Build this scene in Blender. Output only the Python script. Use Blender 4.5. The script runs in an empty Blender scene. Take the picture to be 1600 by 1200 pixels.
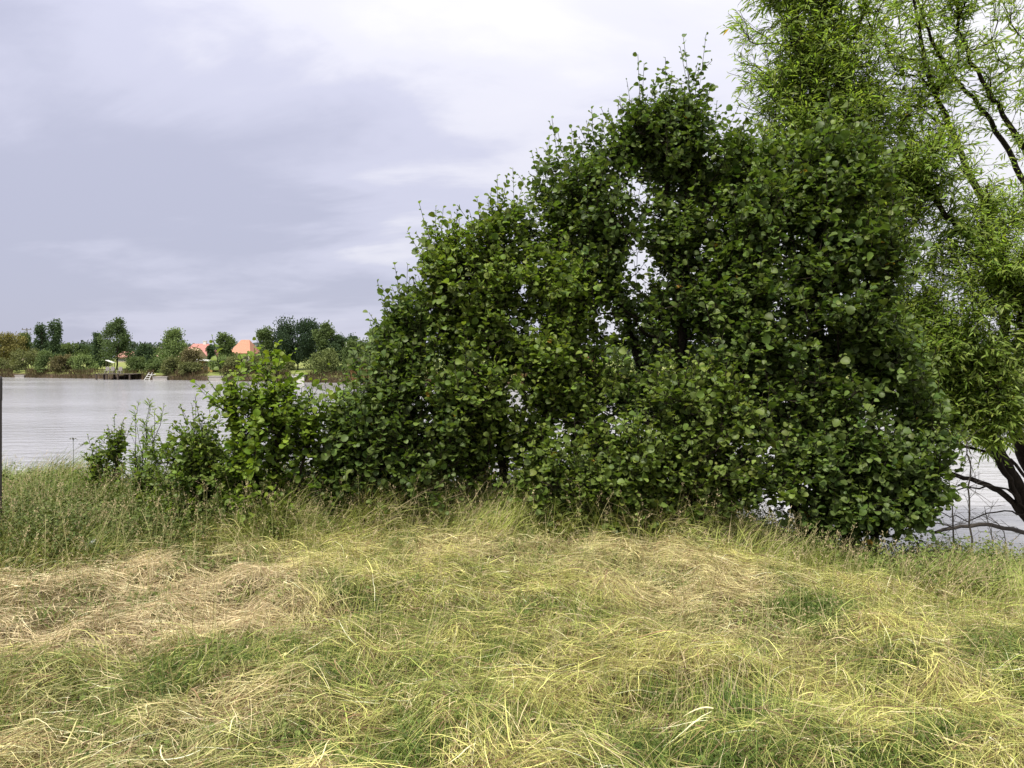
import bpy, math
import numpy as np
from mathutils import Vector

S = bpy.context.scene
COL = S.collection
R = math.radians
# ------------------------------------------------------------------ camera
EYE = 1.6
F = 1200.0                       # focal length in photograph pixels
TILT = math.atan(40 / F)         # horizon at row 560 of 1200
cam_d = bpy.data.cameras.new("camera"); cam_d.sensor_width = 36; cam_d.lens = 27
cam_d.clip_start = 0.05; cam_d.clip_end = 6000
cam = bpy.data.objects.new("camera", cam_d); COL.objects.link(cam)
cam.location = (0, 0, EYE); cam.rotation_euler = (math.pi / 2 - TILT, 0, 0)
S.camera = cam
# ------------------------------------------------------------------ world, sun, exposure
SUN_EL, SUN_AZ = 58, 215         # degrees; azimuth clockwise from +Y (behind the camera, left)
W = bpy.data.worlds.new("World"); S.world = W; W.use_nodes = True
nt = W.node_tree; nt.nodes.clear()
def N(t, **k):
    n = nt.nodes.new(t)
    for a, b in k.items(): setattr(n, a, b)
    return n
def L(a, b): nt.links.new(a, b)
out = N('ShaderNodeOutputWorld'); bg = N('ShaderNodeBackground'); bg.inputs['Strength'].default_value = 0.1
sky = N('ShaderNodeTexSky', sky_type='NISHITA'); sky.sun_disc = False
sky.sun_elevation = R(SUN_EL); sky.sun_rotation = R(SUN_AZ)
tc = N('ShaderNodeTexCoord'); sep = N('ShaderNodeSeparateXYZ'); L(tc.outputs['Generated'], sep.inputs[0])
def M(op, a, b=None, clamp=False):
    n = N('ShaderNodeMath', operation=op); n.use_clamp = clamp
    for i, v in enumerate((a, b)):
        if v is None: continue
        if isinstance(v, (int, float)): n.inputs[i].default_value = v
        else: L(v, n.inputs[i])
    return n.outputs[0]
zc = M('MAXIMUM', sep.outputs[2], 0.0)
den = M('ADD', zc, 0.23)
cmb = N('ShaderNodeCombineXYZ'); L(M('DIVIDE', sep.outputs[0], den), cmb.inputs[0]); L(M('DIVIDE', sep.outputs[1], den), cmb.inputs[1])
def noise(vec, scale, detail, rough, dist=0.0, sx=1, sy=1, off=(0, 0, 0)):
    mp = N('ShaderNodeMapping'); mp.inputs['Scale'].default_value = (sx, sy, 1); mp.inputs['Location'].default_value = off
    L(vec, mp.inputs[0]); n = N('ShaderNodeTexNoise'); L(mp.outputs[0], n.inputs['Vector'])
    n.inputs['Scale'].default_value = scale; n.inputs['Detail'].default_value = detail
    n.inputs['Roughness'].default_value = rough; n.inputs['Distortion'].default_value = dist
    return n.outputs['Fac']
n1 = noise(cmb.outputs[0], 0.42, 6, 0.52, 0.4, 0.85, 1.0, (3.4, 1.2, 0))
n2 = noise(cmb.outputs[0], 1.3, 5, 0.5, 0.3, 0.8, 1.3, (7.7, 2.2, 0))
# cloud brightness: broad banks + small ones + brighter overhead and to the right
dirb = M('ADD', M('MULTIPLY', sep.outputs[0], 0.34), M('MULTIPLY', zc, 0.62))
f = M('ADD', M('MULTIPLY', n1, 0.95), M('MULTIPLY', n2, 0.75))
f = M('ADD', f, dirb)
n3 = noise(cmb.outputs[0], 1.1, 7, 0.58, 0.5, 0.8, 1.35, (1.7, 9.2, 0))
f = M('ADD', f, M('MULTIPLY', M('SUBTRACT', n3, 0.5), 0.95))
f = M('SUBTRACT', f, 0.50)
ramp = N('ShaderNodeValToRGB'); L(f, ramp.inputs[0])
cr = ramp.color_ramp; cr.interpolation = 'EASE'
cr.elements[0].position = 0.10; cr.elements[0].color = (0.455, 0.465, 0.59, 1)
cr.elements[1].position = 0.72; cr.elements[1].color = (0.80, 0.79, 0.825, 1)
e = cr.elements.new(0.34); e.color = (0.565, 0.57, 0.70, 1)
e = cr.elements.new(0.50); e.color = (0.71, 0.705, 0.79, 1)
# bright overcast zenith
zb = M('ADD', M('MULTIPLY', M('POWER', zc, 1.6), 9.0), 10.0)
sc = N('ShaderNodeVectorMath', operation='SCALE'); L(ramp.outputs[0], sc.inputs[0]); L(zb, sc.inputs['Scale'])
mix = N('ShaderNodeMixRGB'); mix.inputs[0].default_value = 0.92
L(sky.outputs[0], mix.inputs[1]); L(sc.outputs[0], mix.inputs[2])
L(mix.outputs[0], bg.inputs[0]); L(bg.outputs[0], out.inputs[0])

sun_d = bpy.data.lights.new("sun", 'SUN'); sun_d.energy = 4.9; sun_d.angle = R(5); sun_d.color = (1.0, 0.95, 0.84)
sun = bpy.data.objects.new("sun", sun_d); COL.objects.link(sun)
az, el = R(SUN_AZ), R(SUN_EL)
to_sun = Vector((math.sin(az) * math.cos(el), math.cos(az) * math.cos(el), math.sin(el)))
sun.rotation_euler = to_sun.to_track_quat('Z', 'Y').to_euler(); sun.location = (-10, -10, 30)
S.view_settings.view_transform = 'Standard'; S.view_settings.look = 'None'
S.view_settings.exposure = 0.2; S.view_settings.gamma = 1; S.view_settings.use_curve_mapping = False
S.cycles.max_bounces = 6; S.cycles.diffuse_bounces = 4; S.cycles.glossy_bounces = 2
S.cycles.transmission_bounces = 4; S.cycles.transparent_max_bounces = 4
S.cycles.use_denoising = True; S.cycles.caustics_reflective = False; S.cycles.caustics_refractive = False

# ------------------------------------------------------------------ helpers
ca, sa = math.cos(TILT), math.sin(TILT)
def P(px, py, Y):
    """world point at depth Y that the photograph shows at pixel px, py"""
    dx = (px - 800) / F; dz = -(py - 600) / F
    d = np.array([dx, ca + dz * sa, -sa + dz * ca]); d = d * (Y / d[1])
    return np.array([d[0], d[1], d[2] + EYE])
def sm(a, b, x):
    t = np.clip((x - a) / (b - a), 0, 1); return t * t * (3 - 2 * t)
_T = np.random.default_rng(5).random((256, 256))
def vn(x, y, seed=0):
    x = np.asarray(x, float) + seed * 17.31; y = np.asarray(y, float) + seed * 9.17
    xi = np.floor(x).astype(int); yi = np.floor(y).astype(int); fx = x - xi; fy = y - yi
    fx = fx * fx * (3 - 2 * fx); fy = fy * fy * (3 - 2 * fy)
    a = _T[xi & 255, yi & 255]; b = _T[(xi + 1) & 255, yi & 255]; c = _T[xi & 255, (yi + 1) & 255]; d = _T[(xi + 1) & 255, (yi + 1) & 255]
    return (a * (1 - fx) + b * fx) * (1 - fy) + (c * (1 - fx) + d * fx) * fy
def fbm(x, y, seed=0, o=3):
    s = 0; a = 0.5; t = 0
    for i in range(o): s = s + a * vn(x * 2 ** i, y * 2 ** i, seed + i); t += a; a *= 0.5
    return s / t
WATER = -0.9
def edge(x): return np.interp(x, [-30, -6, -2.5, 0, 2.0, 3.5, 6, 30], [9.6, 9.3, 9.0, 8.4, 8.0, 7.3, 7.0, 7.5])
def shore(x): return np.interp(x, [-400, -200, -69, -12.5, 10, 60, 400], [170, 122, 103, 76, 70, 66, 66])
def mounds(x, y):
    return 0.11 * (fbm(x * 0.9, y * 0.9, 3) - 0.5) + 0.19 * (fbm(x * 2.6, y * 2.6, 8, 2) - 0.5) + 0.07 * (vn(x * 6.5, y * 6.5, 13) - 0.5)
def ground(x, y):
    x = np.asarray(x, float); y = np.asarray(y, float)
    e = edge(x)
    near = -0.50 * sm(0.9, 4.0, x) * sm(3.5, 7, y) + mounds(x, y) * sm(14, 9, y)
    near = near - 1.9 * sm(0, 3.2, y - e)
    s = shore(x) + 2.2 * (fbm(x * 0.12, y * 0 + 3.3, 4) - 0.5)
    far = -1.9 + 1.75 * sm(-2.0, 1.4, y - s) + 1.0 * sm(2, 34, y - s) + 0.3 * sm(60, 500, y)
    far = far + 0.12 * (fbm(x * 0.3, y * 0.3, 6) - 0.5)
    return np.where(y < 30, near, far)

def mesh_ob(name, V, groups, mat, parent=None, col=None, smooth=False):
    """one mesh object; groups = list of (n, k) index arrays"""
    V = np.asarray(V, np.float32).reshape(-1, 3)
    groups = [np.asarray(g, np.int32) for g in groups if len(g)]
    me = bpy.data.meshes.new(name)
    me.vertices.add(len(V)); me.vertices.foreach_set('co', V.ravel())
    li = np.concatenate([g.ravel() for g in groups]); lt = np.concatenate([np.full(len(g), g.shape[1], np.int32) for g in groups])
    ls = np.concatenate([[0], np.cumsum(lt)[:-1]]).astype(np.int32)
    me.loops.add(len(li)); me.loops.foreach_set('vertex_index', li)
    me.polygons.add(len(lt)); me.polygons.foreach_set('loop_start', ls); me.polygons.foreach_set('loop_total', lt)
    me.update(calc_edges=True)
    me.polygons.foreach_set('use_smooth', np.full(len(lt), smooth, bool))
    if col is not None:
        c = np.ones((len(V), 4), np.float32); c[:, :3] = col
        at = me.color_attributes.new('tone', 'FLOAT_COLOR', 'POINT'); at.data.foreach_set('color', c.ravel())
    me.materials.append(mat)
    o = bpy.data.objects.new(name, me); COL.objects.link(o)
    if parent: o.parent = parent
    return o
def tag(o, label=None, cat=None, group=None, kind=None):
    if label: o['label'] = label
    if cat: o['category'] = cat
    if group: o['group'] = group
    if kind: o['kind'] = kind
    return o
def empty(name, loc=(0, 0, 0)):
    o = bpy.data.objects.new(name, None); COL.objects.link(o); o.location = loc; o.empty_display_size = 0.2; return o

def norm(v): return v / np.maximum(np.linalg.norm(v, axis=-1, keepdims=True), 1e-9)

# materials
def pmat(name, color=(0.5, 0.5, 0.5), rough=0.8, spec=0.3, attr=False, transl=0.0, tcol=None, noise_amt=0.0, nscale=5, bump=0, bscale=30):
    m = bpy.data.materials.new(name); m.use_nodes = True
    t = m.node_tree; b = t.nodes['Principled BSDF']; o = t.nodes['Material Output']
    b.inputs['Roughness'].default_value = rough; b.inputs['Specular IOR Level'].default_value = spec
    src = None
    if attr:
        a = t.nodes.new('ShaderNodeAttribute'); a.attribute_name = 'tone'; src = a.outputs['Color']
    else:
        b.inputs['Base Color'].default_value = (*color, 1)
        if noise_amt:
            g = t.nodes.new('ShaderNodeTexCoord'); n = t.nodes.new('ShaderNodeTexNoise'); n.inputs['Scale'].default_value = nscale; n.inputs['Detail'].default_value = 8; n.inputs['Roughness'].default_value = 0.65
            t.links.new(g.outputs['Object'], n.inputs['Vector'])
            r = t.nodes.new('ShaderNodeValToRGB'); t.links.new(n.outputs['Fac'], r.inputs[0])
            r.color_ramp.elements[0].position = 0.3; r.color_ramp.elements[1].position = 0.7
            r.color_ramp.elements[0].color = (*[c * (1 - noise_amt) for c in color], 1)
            r.color_ramp.elements[1].color = (*[min(1, c * (1 + noise_amt)) for c in color], 1)
            src = r.outputs[0]
    if src: t.links.new(src, b.inputs['Base Color'])
    if bump:
        g = t.nodes.new('ShaderNodeTexCoord'); n = t.nodes.new('ShaderNodeTexNoise'); n.inputs['Scale'].default_value = bscale; n.inputs['Detail'].default_value = 6
        t.links.new(g.outputs['Object'], n.inputs['Vector'])
        bp = t.nodes.new('ShaderNodeBump'); bp.inputs['Strength'].default_value = bump; bp.inputs['Distance'].default_value = 0.02
        t.links.new(n.outputs['Fac'], bp.inputs['Height']); t.links.new(bp.outputs[0], b.inputs['Normal'])
    if transl:
        tr = t.nodes.new('ShaderNodeBsdfTranslucent'); mx = t.nodes.new('ShaderNodeMixShader'); mx.inputs[0].default_value = transl
        if src:
            hs = t.nodes.new('ShaderNodeMixRGB'); hs.blend_type = 'MULTIPLY'; hs.inputs[0].default_value = 1
            hs.inputs[2].default_value = (*(tcol or (1.5, 1.6, 0.7)), 1); t.links.new(src, hs.inputs[1]); t.links.new(hs.outputs[0], tr.inputs[0])
        else: tr.inputs[0].default_value = (*color, 1)
        t.links.new(b.outputs[0], mx.inputs[1]); t.links.new(tr.outputs[0], mx.inputs[2]); t.links.new(mx.outputs[0], o.inputs[0])
    return m
MAT = dict(
    leaf=pmat('broad_leaf', rough=0.5, spec=0.32, attr=True, transl=0.34),
    willow=pmat('willow_leaf', rough=0.5, spec=0.35, attr=True, transl=0.5),
    grass=pmat('grass_blade', rough=0.6, spec=0.25, attr=True, transl=0.22, tcol=(1.2, 1.2, 0.8)),
    far=pmat('far_foliage', rough=0.8, spec=0.1, attr=True, transl=0.2),
    bark=pmat('dark_bark', (0.024, 0.019, 0.014), 0.95, 0.1, noise_amt=0.45, nscale=14, bump=0.6, bscale=40),
    dead=pmat('dead_wood', (0.055, 0.047, 0.040), 0.9, 0.2, noise_amt=0.4, nscale=14, bump=0.5),
    post=pmat('dark_metal', (0.03, 0.026, 0.026), 0.5, 0.5, noise_amt=0.3, nscale=20),
)
# ------------------------------------------------------------------ ground sheet
def axis(*segs):
    a = [segs[0][0]]
    for s0, s1, st in segs:
        n = max(1, int(round((s1 - s0) / st))); a += list(np.linspace(s0, s1, n + 1)[1:])
    return np.array(a)
xs = axis((-2500, -500, 250), (-500, -120, 20), (-120, -20, 1.6), (-20, -9, 0.6), (-9, 9, 0.11), (9, 20, 0.6), (20, 120, 3), (120, 500, 25), (500, 2500, 250))
ys = axis((-40, -4, 4), (-4, 1.5, 0.5), (1.5, 11.5, 0.11), (11.5, 14, 0.5), (14, 62, 6), (62, 130, 0.8), (130, 220, 5), (220, 600, 30), (600, 4000, 400))
gx, gy = np.meshgrid(xs, ys); gz = ground(gx, gy)
V = np.stack([gx, gy, gz], -1).reshape(-1, 3)
nx = len(xs); ii = (np.arange(len(ys) - 1)[:, None] * nx + np.arange(nx - 1)[None, :]).ravel()
quads = np.stack([ii, ii + 1, ii + nx + 1, ii + nx], -1)
m = bpy.data.materials.new('soil_and_turf'); m.use_nodes = True; t = m.node_tree; b = t.nodes['Principled BSDF']
b.inputs['Roughness'].default_value = 0.95; b.inputs['Specular IOR Level'].default_value = 0.1
geo = t.nodes.new('ShaderNodeNewGeometry'); sp = t.nodes.new('ShaderNodeSeparateXYZ'); t.links.new(geo.outputs['Position'], sp.inputs[0])
def tn(scale, det=6):
    n = t.nodes.new('ShaderNodeTexNoise'); n.inputs['Scale'].default_value = scale; n.inputs['Detail'].default_value = det; n.inputs['Roughness'].default_value = 0.6
    t.links.new(geo.outputs['Position'], n.inputs['Vector']); return n.outputs['Fac']
def ramp2(src, p0, c0, p1, c1):
    r = t.nodes.new('ShaderNodeValToRGB'); t.links.new(src, r.inputs[0]); r.color_ramp.elements[0].position = p0; r.color_ramp.elements[1].position = p1
    r.color_ramp.elements[0].color = (*c0, 1); r.color_ramp.elements[1].color = (*c1, 1); return r.outputs[0]
def mixc(fac, a, bb):
    n = t.nodes.new('ShaderNodeMixRGB'); t.links.new(fac, n.inputs[0]); t.links.new(a, n.inputs[1]); t.links.new(bb, n.inputs[2]); return n.outputs[0]
def mr(src, a, bb):
    n = t.nodes.new('ShaderNodeMapRange'); t.links.new(src, n.inputs[0]); n.inputs[1].default_value = a; n.inputs[2].default_value = bb; return n.outputs[0]
thatch = ramp2(tn(9), 0.35, (0.035, 0.028, 0.013), 0.7, (0.11, 0.085, 0.04))
lawn = ramp2(tn(0.25), 0.35, (0.13, 0.17, 0.045), 0.7, (0.24, 0.25, 0.085))
mud = ramp2(tn(1.5), 0.3, (0.03, 0.022, 0.016), 0.7, (0.10, 0.07, 0.05))
c = mixc(mr(sp.outputs[1], 40, 41), thatch, lawn)
nz = t.nodes.new('ShaderNodeMath'); nz.operation = 'ADD'; t.links.new(sp.outputs[2], nz.inputs[0])
q = t.nodes.new('ShaderNodeMath'); q.operation = 'MULTIPLY'; q.inputs[1].default_value = -0.25; t.links.new(tn(0.8), q.inputs[0]); t.links.new(q.outputs[0], nz.inputs[1])
c = mixc(mr(nz.outputs[0], -0.62, -0.36), mud, c)
t.links.new(c, b.inputs['Base Color'])
tag(mesh_ob('ground', V, [quads], m, smooth=True), kind='structure')

# water
m = bpy.data.materials.new('lake_water'); m.use_nodes = True; t = m.node_tree; b = t.nodes['Principled BSDF']
b.inputs['Base Color'].default_value = (0.33, 0.325, 0.335, 1); b.inputs['Roughness'].default_value = 0.12; b.inputs['IOR'].default_value = 1.33
geo = t.nodes.new('ShaderNodeNewGeometry')
mp = t.nodes.new('ShaderNodeMapping'); mp.inputs['Scale'].default_value = (0.55, 1.6, 1); t.links.new(geo.outputs['Position'], mp.inputs[0])
hs = []
for scl, det in ((1.1, 4), (5.0, 4)):
    n = t.nodes.new('ShaderNodeTexNoise'); n.inputs['Scale'].default_value = scl; n.inputs['Detail'].default_value = det; t.links.new(mp.outputs[0], n.inputs['Vector']); hs.append(n.outputs['Fac'])
ad = t.nodes.new('ShaderNodeMath'); ad.operation = 'ADD'; t.links.new(hs[0], ad.inputs[0])
ml = t.nodes.new('ShaderNodeMath'); ml.operation = 'MULTIPLY'; ml.inputs[1].default_value = 0.35; t.links.new(hs[1], ml.inputs[0]); t.links.new(ml.outputs[0], ad.inputs[1])
bp = t.nodes.new('ShaderNodeBump'); bp.inputs['Strength'].default_value = 0.5; bp.inputs['Distance'].default_value = 0.12
t.links.new(ad.outputs[0], bp.inputs['Height']); t.links.new(bp.outputs[0], b.inputs['Normal'])
wn = t.nodes.new('ShaderNodeTexNoise'); wn.inputs['Scale'].default_value = .06; wn.inputs['Detail'].default_value = 5; wm = t.nodes.new('ShaderNodeMapping'); wm.inputs['Scale'].default_value = (.5, 2.0, 1)
t.links.new(geo.outputs['Position'], wm.inputs[0]); t.links.new(wm.outputs[0], wn.inputs['Vector']); wr = t.nodes.new('ShaderNodeMapRange'); wr.inputs[1].default_value = .35; wr.inputs[2].default_value = .65; wr.inputs[3].default_value = .09; wr.inputs[4].default_value = .18
t.links.new(wn.outputs['Fac'], wr.inputs[0]); t.links.new(wr.outputs[0], b.inputs['Roughness'])
wx = np.array([-2400, 2400, 2400, -2400.]); wy = np.array([7.0, 7.0, 200, 200])
tag(mesh_ob('water', np.stack([wx, wy, np.full(4, WATER)], -1), [[[0, 1, 2, 3]]], m), kind='structure')

# ------------------------------------------------------------------ leaves, ribbons, branches
def leaf_alder():
    x = [0, 0, 0, 0, .26, .50, .44, .16, -.26, -.50, -.44, -.16]
    y = [0, .34, .68, .93, .12, .42, .78, 1.0, .12, .42, .78, 1.0]
    V = np.array([x, y, [abs(a) * .42 - .30 * (b - .4) ** 2 for a, b in zip(x, y)]]).T
    Fq = [[0, 4, 5, 1], [1, 5, 6, 2], [0, 1, 9, 8], [1, 2, 10, 9], [2, 6, 7, 3], [2, 3, 11, 10]]
    return V, np.array(Fq)
def leaf_oval(w=.45):
    x = [0, 0, 0, w * .8, w, -w * .8, -w]; y = [0, .5, 1, .28, .62, .28, .62]
    V = np.array([x, y, [abs(a) * .5 - .25 * (b - .5) ** 2 for a, b in zip(x, y)]]).T
    # verts: 0 base,1 mid,2 tip,3,4 right,5,6 left
    return V, np.array([[0, 3, 4, 1], [1, 4, 2, 2], [0, 1, 6, 5], [1, 2, 2, 6]])
def leaf_narrow():
    x = [0, .10, -.10, .085, -.085, 0]; y = [0, .3, .3, .68, .68, 1]
    z = [0, .02, .02, -.04, -.04, -.16]
    return np.array([x, y, z]).T, None
LA = leaf_alder()
LO_V, _ = leaf_oval(); LO_T = np.array([[0, 3, 1], [3, 4, 1], [1, 4, 2], [0, 1, 5], [1, 6, 5], [1, 2, 6]])
LN_V, _ = leaf_narrow(); LN_T = np.array([[0, 1, 2], [1, 3, 2], [3, 4, 2], [3, 5, 4]])
def place_leaves(pos, tip, nrm, size, kind):
    """every leaf: base at pos, pointing along tip, facing nrm"""
    tv, tf = {'alder': LA, 'oval': (LO_V, LO_T), 'narrow': (LN_V, LN_T)}[kind]
    tip = norm(tip); xa = norm(np.cross(tip, nrm)); za = np.cross(xa, tip)
    V = pos[:, None, :] + size[:, None, None] * (tv[None, :, 0:1] * xa[:, None] + tv[None, :, 1:2] * tip[:, None] + tv[None, :, 2:3] * za[:, None])
    k = len(tv); idx = (np.arange(len(pos)) * k)[:, None, None] + tf[None]
    return V.reshape(-1, 3), idx.reshape(-1, tf.shape[1]), k
def tubes(pos, par, rad, main, sides=6):
    """tapered tubes along a parent-indexed skeleton"""
    n = len(pos); e = np.where(par >= 0)[0]; p = par[e]
    d = np.zeros((n, 3)); d[e] = norm(pos[e] - pos[p])
    roots = np.where(par < 0)[0]
    for r0 in roots:
        ch = e[p == r0]; d[r0] = d[ch[0]] if len(ch) else (0, 0, 1)
    def ring(c, dd, r):
        ref = np.where(np.abs(dd[:, 2:3]) > 0.999, np.array([[1., 0, 0]]), np.array([[0.13, 0.21, 1.0]]))
        ref = np.array([[0.31, 0.93, 0.17]]) * np.ones((len(dd), 1))
        u = norm(np.cross(dd, ref)); w = np.cross(dd, u)
        a = np.arange(sides) / sides * 2 * np.pi
        return c[:, None] + r[:, None, None] * (np.cos(a)[None, :, None] * u[:, None] + np.sin(a)[None, :, None] * w[:, None])
    ismain = main[p] == e
    sd = np.where(ismain[:, None], d[p], d[e]); sr = np.where(ismain, rad[p], np.minimum(rad[p], rad[e] * 1.15))
    A = ring(pos[p], sd, sr); B = ring(pos[e], d[e], rad[e])
    V = np.concatenate([A, B], 1).reshape(-1, 3)
    j = np.arange(sides); j2 = (j + 1) % sides
    fq = np.stack([j, j2, j2 + sides, j + sides], -1)
    idx = (np.arange(len(e)) * 2 * sides)[:, None, None] + fq[None]
    return V, idx.reshape(-1, 4)
class Skeleton:
    def __init__(s): s.pos = []; s.par = []; s.path = []; s.rmin = []
    def add(s, p, parent, rmin=0.0):
        s.pos.append(np.asarray(p, float)); s.par.append(parent)
        s.path.append(0.0 if parent < 0 else s.path[parent] + float(np.linalg.norm(s.pos[parent] - p))); s.rmin.append(rmin); return len(s.pos) - 1
    def stem(s, pts, r0=0.0, r1=0.0, step=0.12, rng=None, parent=-1, wob=0.012):
        pts = np.array(pts, float)
        # Catmull-Rom through the given points
        Q = np.vstack([2 * pts[0] - pts[1], pts, 2 * pts[-1] - pts[-2]]); out = [pts[0]]
        for i in range(1, len(Q) - 2):
            n = max(2, int(np.linalg.norm(Q[i + 1] - Q[i]) / step))
            for k in range(1, n + 1):
                u = k / n
                out.append(0.5 * (2 * Q[i] + (Q[i + 1] - Q[i - 1]) * u + (2 * Q[i - 1] - 5 * Q[i] + 4 * Q[i + 1] - Q[i + 2]) * u * u + (3 * Q[i] - Q[i - 1] - 3 * Q[i + 1] + Q[i + 2]) * u ** 3))
        last = parent
        if parent < 0: last = s.add(out[0], -1, r0)
        for k, p in enumerate(out[1:]):
            u = (k + 1) / len(out)
            if rng is not None: p = p + rng.normal(0, wob, 3)
            last = s.add(p, last, r0 * (1 - u) + r1 * u)
        return last
    def grow(s, pts, bf, rng, step=0.13, sag=0.0, down_pen=1.2):
        """join each point to the cheapest place on the tree so far"""
        tips = []
        base = np.array(s.pos); d0 = np.array([np.min(np.linalg.norm(base - p, axis=1)) for p in pts])
        cap = len(s.pos) + len(pts) * 14 + 100; A = np.zeros((cap, 3)); pl = np.zeros(cap); n = len(s.pos); A[:n] = base; pl[:n] = s.path
        for i in np.argsort(d0):
            p = pts[i]; v = p - A[:n]; dist = np.sqrt((v * v).sum(1))
            cost = dist + bf * pl[:n] + down_pen * np.maximum(0, -v[:, 2] - 0.1 * dist)
            k = int(np.argmin(cost)); L_ = dist[k]; m_ = min(13, max(1, int(L_ / step))); a = A[k].copy(); last = k
            side = rng.normal(0, 1, 3) * 0.06 * L_
            for q in range(1, m_ + 1):
                u = q / m_; w = a + (p - a) * u + side * math.sin(math.pi * u) + np.array([0, 0, -1]) * 0.12 * L_ * math.sin(math.pi * u) + rng.normal(0, 0.006, 3)
                last = s.add(w, last); A[n] = w; pl[n] = s.path[last]; n += 1
            tips.append(last)
        return np.array(tips)
    def finish(s, r0, expo=2.3, rmax=None):
        pos = np.array(s.pos); par = np.array(s.par); n = len(pos); acc = np.zeros(n); rad = np.zeros(n); best = np.zeros(n); main = np.full(n, -1)
        for i in range(n - 1, -1, -1):
            r = max(r0, acc[i] ** (1 / expo)) if acc[i] > 0 else r0
            if rmax: r = min(r, rmax)
            r = max(r, s.rmin[i]); rad[i] = r
            p = par[i]
            if p >= 0:
                acc[p] += r ** expo if s.rmin[i] == 0 else (r ** expo) * 0.9
                if r > best[p]: best[p] = r; main[p] = i
        return pos, par, rad, main

def blobs(defs):
    """crown volumes: (px, py, rx px, ry px, depth Y, depth radius m, weight)"""
    out = []
    for px, py, rx, ry, Y, rd, w in defs:
        c = P(px, py, Y); out.append((c, np.array([rx * Y / F, rd * .8, ry * Y / F]), w))
    return out
def sample_blobs(bl, n, rng, shell=0.5, zmin=-9, gap=0.0):
    ws = np.array([w * np.prod(r) ** 0.75 for c, r, w in bl]); ws /= ws.sum(); P_, O_ = [], []
    k = rng.choice(len(bl), n, p=ws)
    for i in k:
        c, r, w = bl[i]
        while True:
            d = norm(rng.normal(0, 1, 3)); u = rng.random() ** (shell / 1.5)
            p = c + d * r * u
            if gap and fbm(p[0] * 3.1 + 5, p[2] * 3.6 + p[1] * 1.1, 77, 2) < gap and rng.random() < .88: continue
            if gap > .38 and fbm(p[0] * 2.6 + 2.2, p[2] * 3.0 + 4, 79, 2) < .345 * sm(3.6, 2.9, p[2]) and rng.random() < .85: continue
            if p[2] > max(zmin, float(ground(p[0], p[1])) + 0.12) and p[2] > WATER + 0.15: break
        P_.append(p); O_.append(d * u)
    return np.array(P_), np.array(O_)

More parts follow.
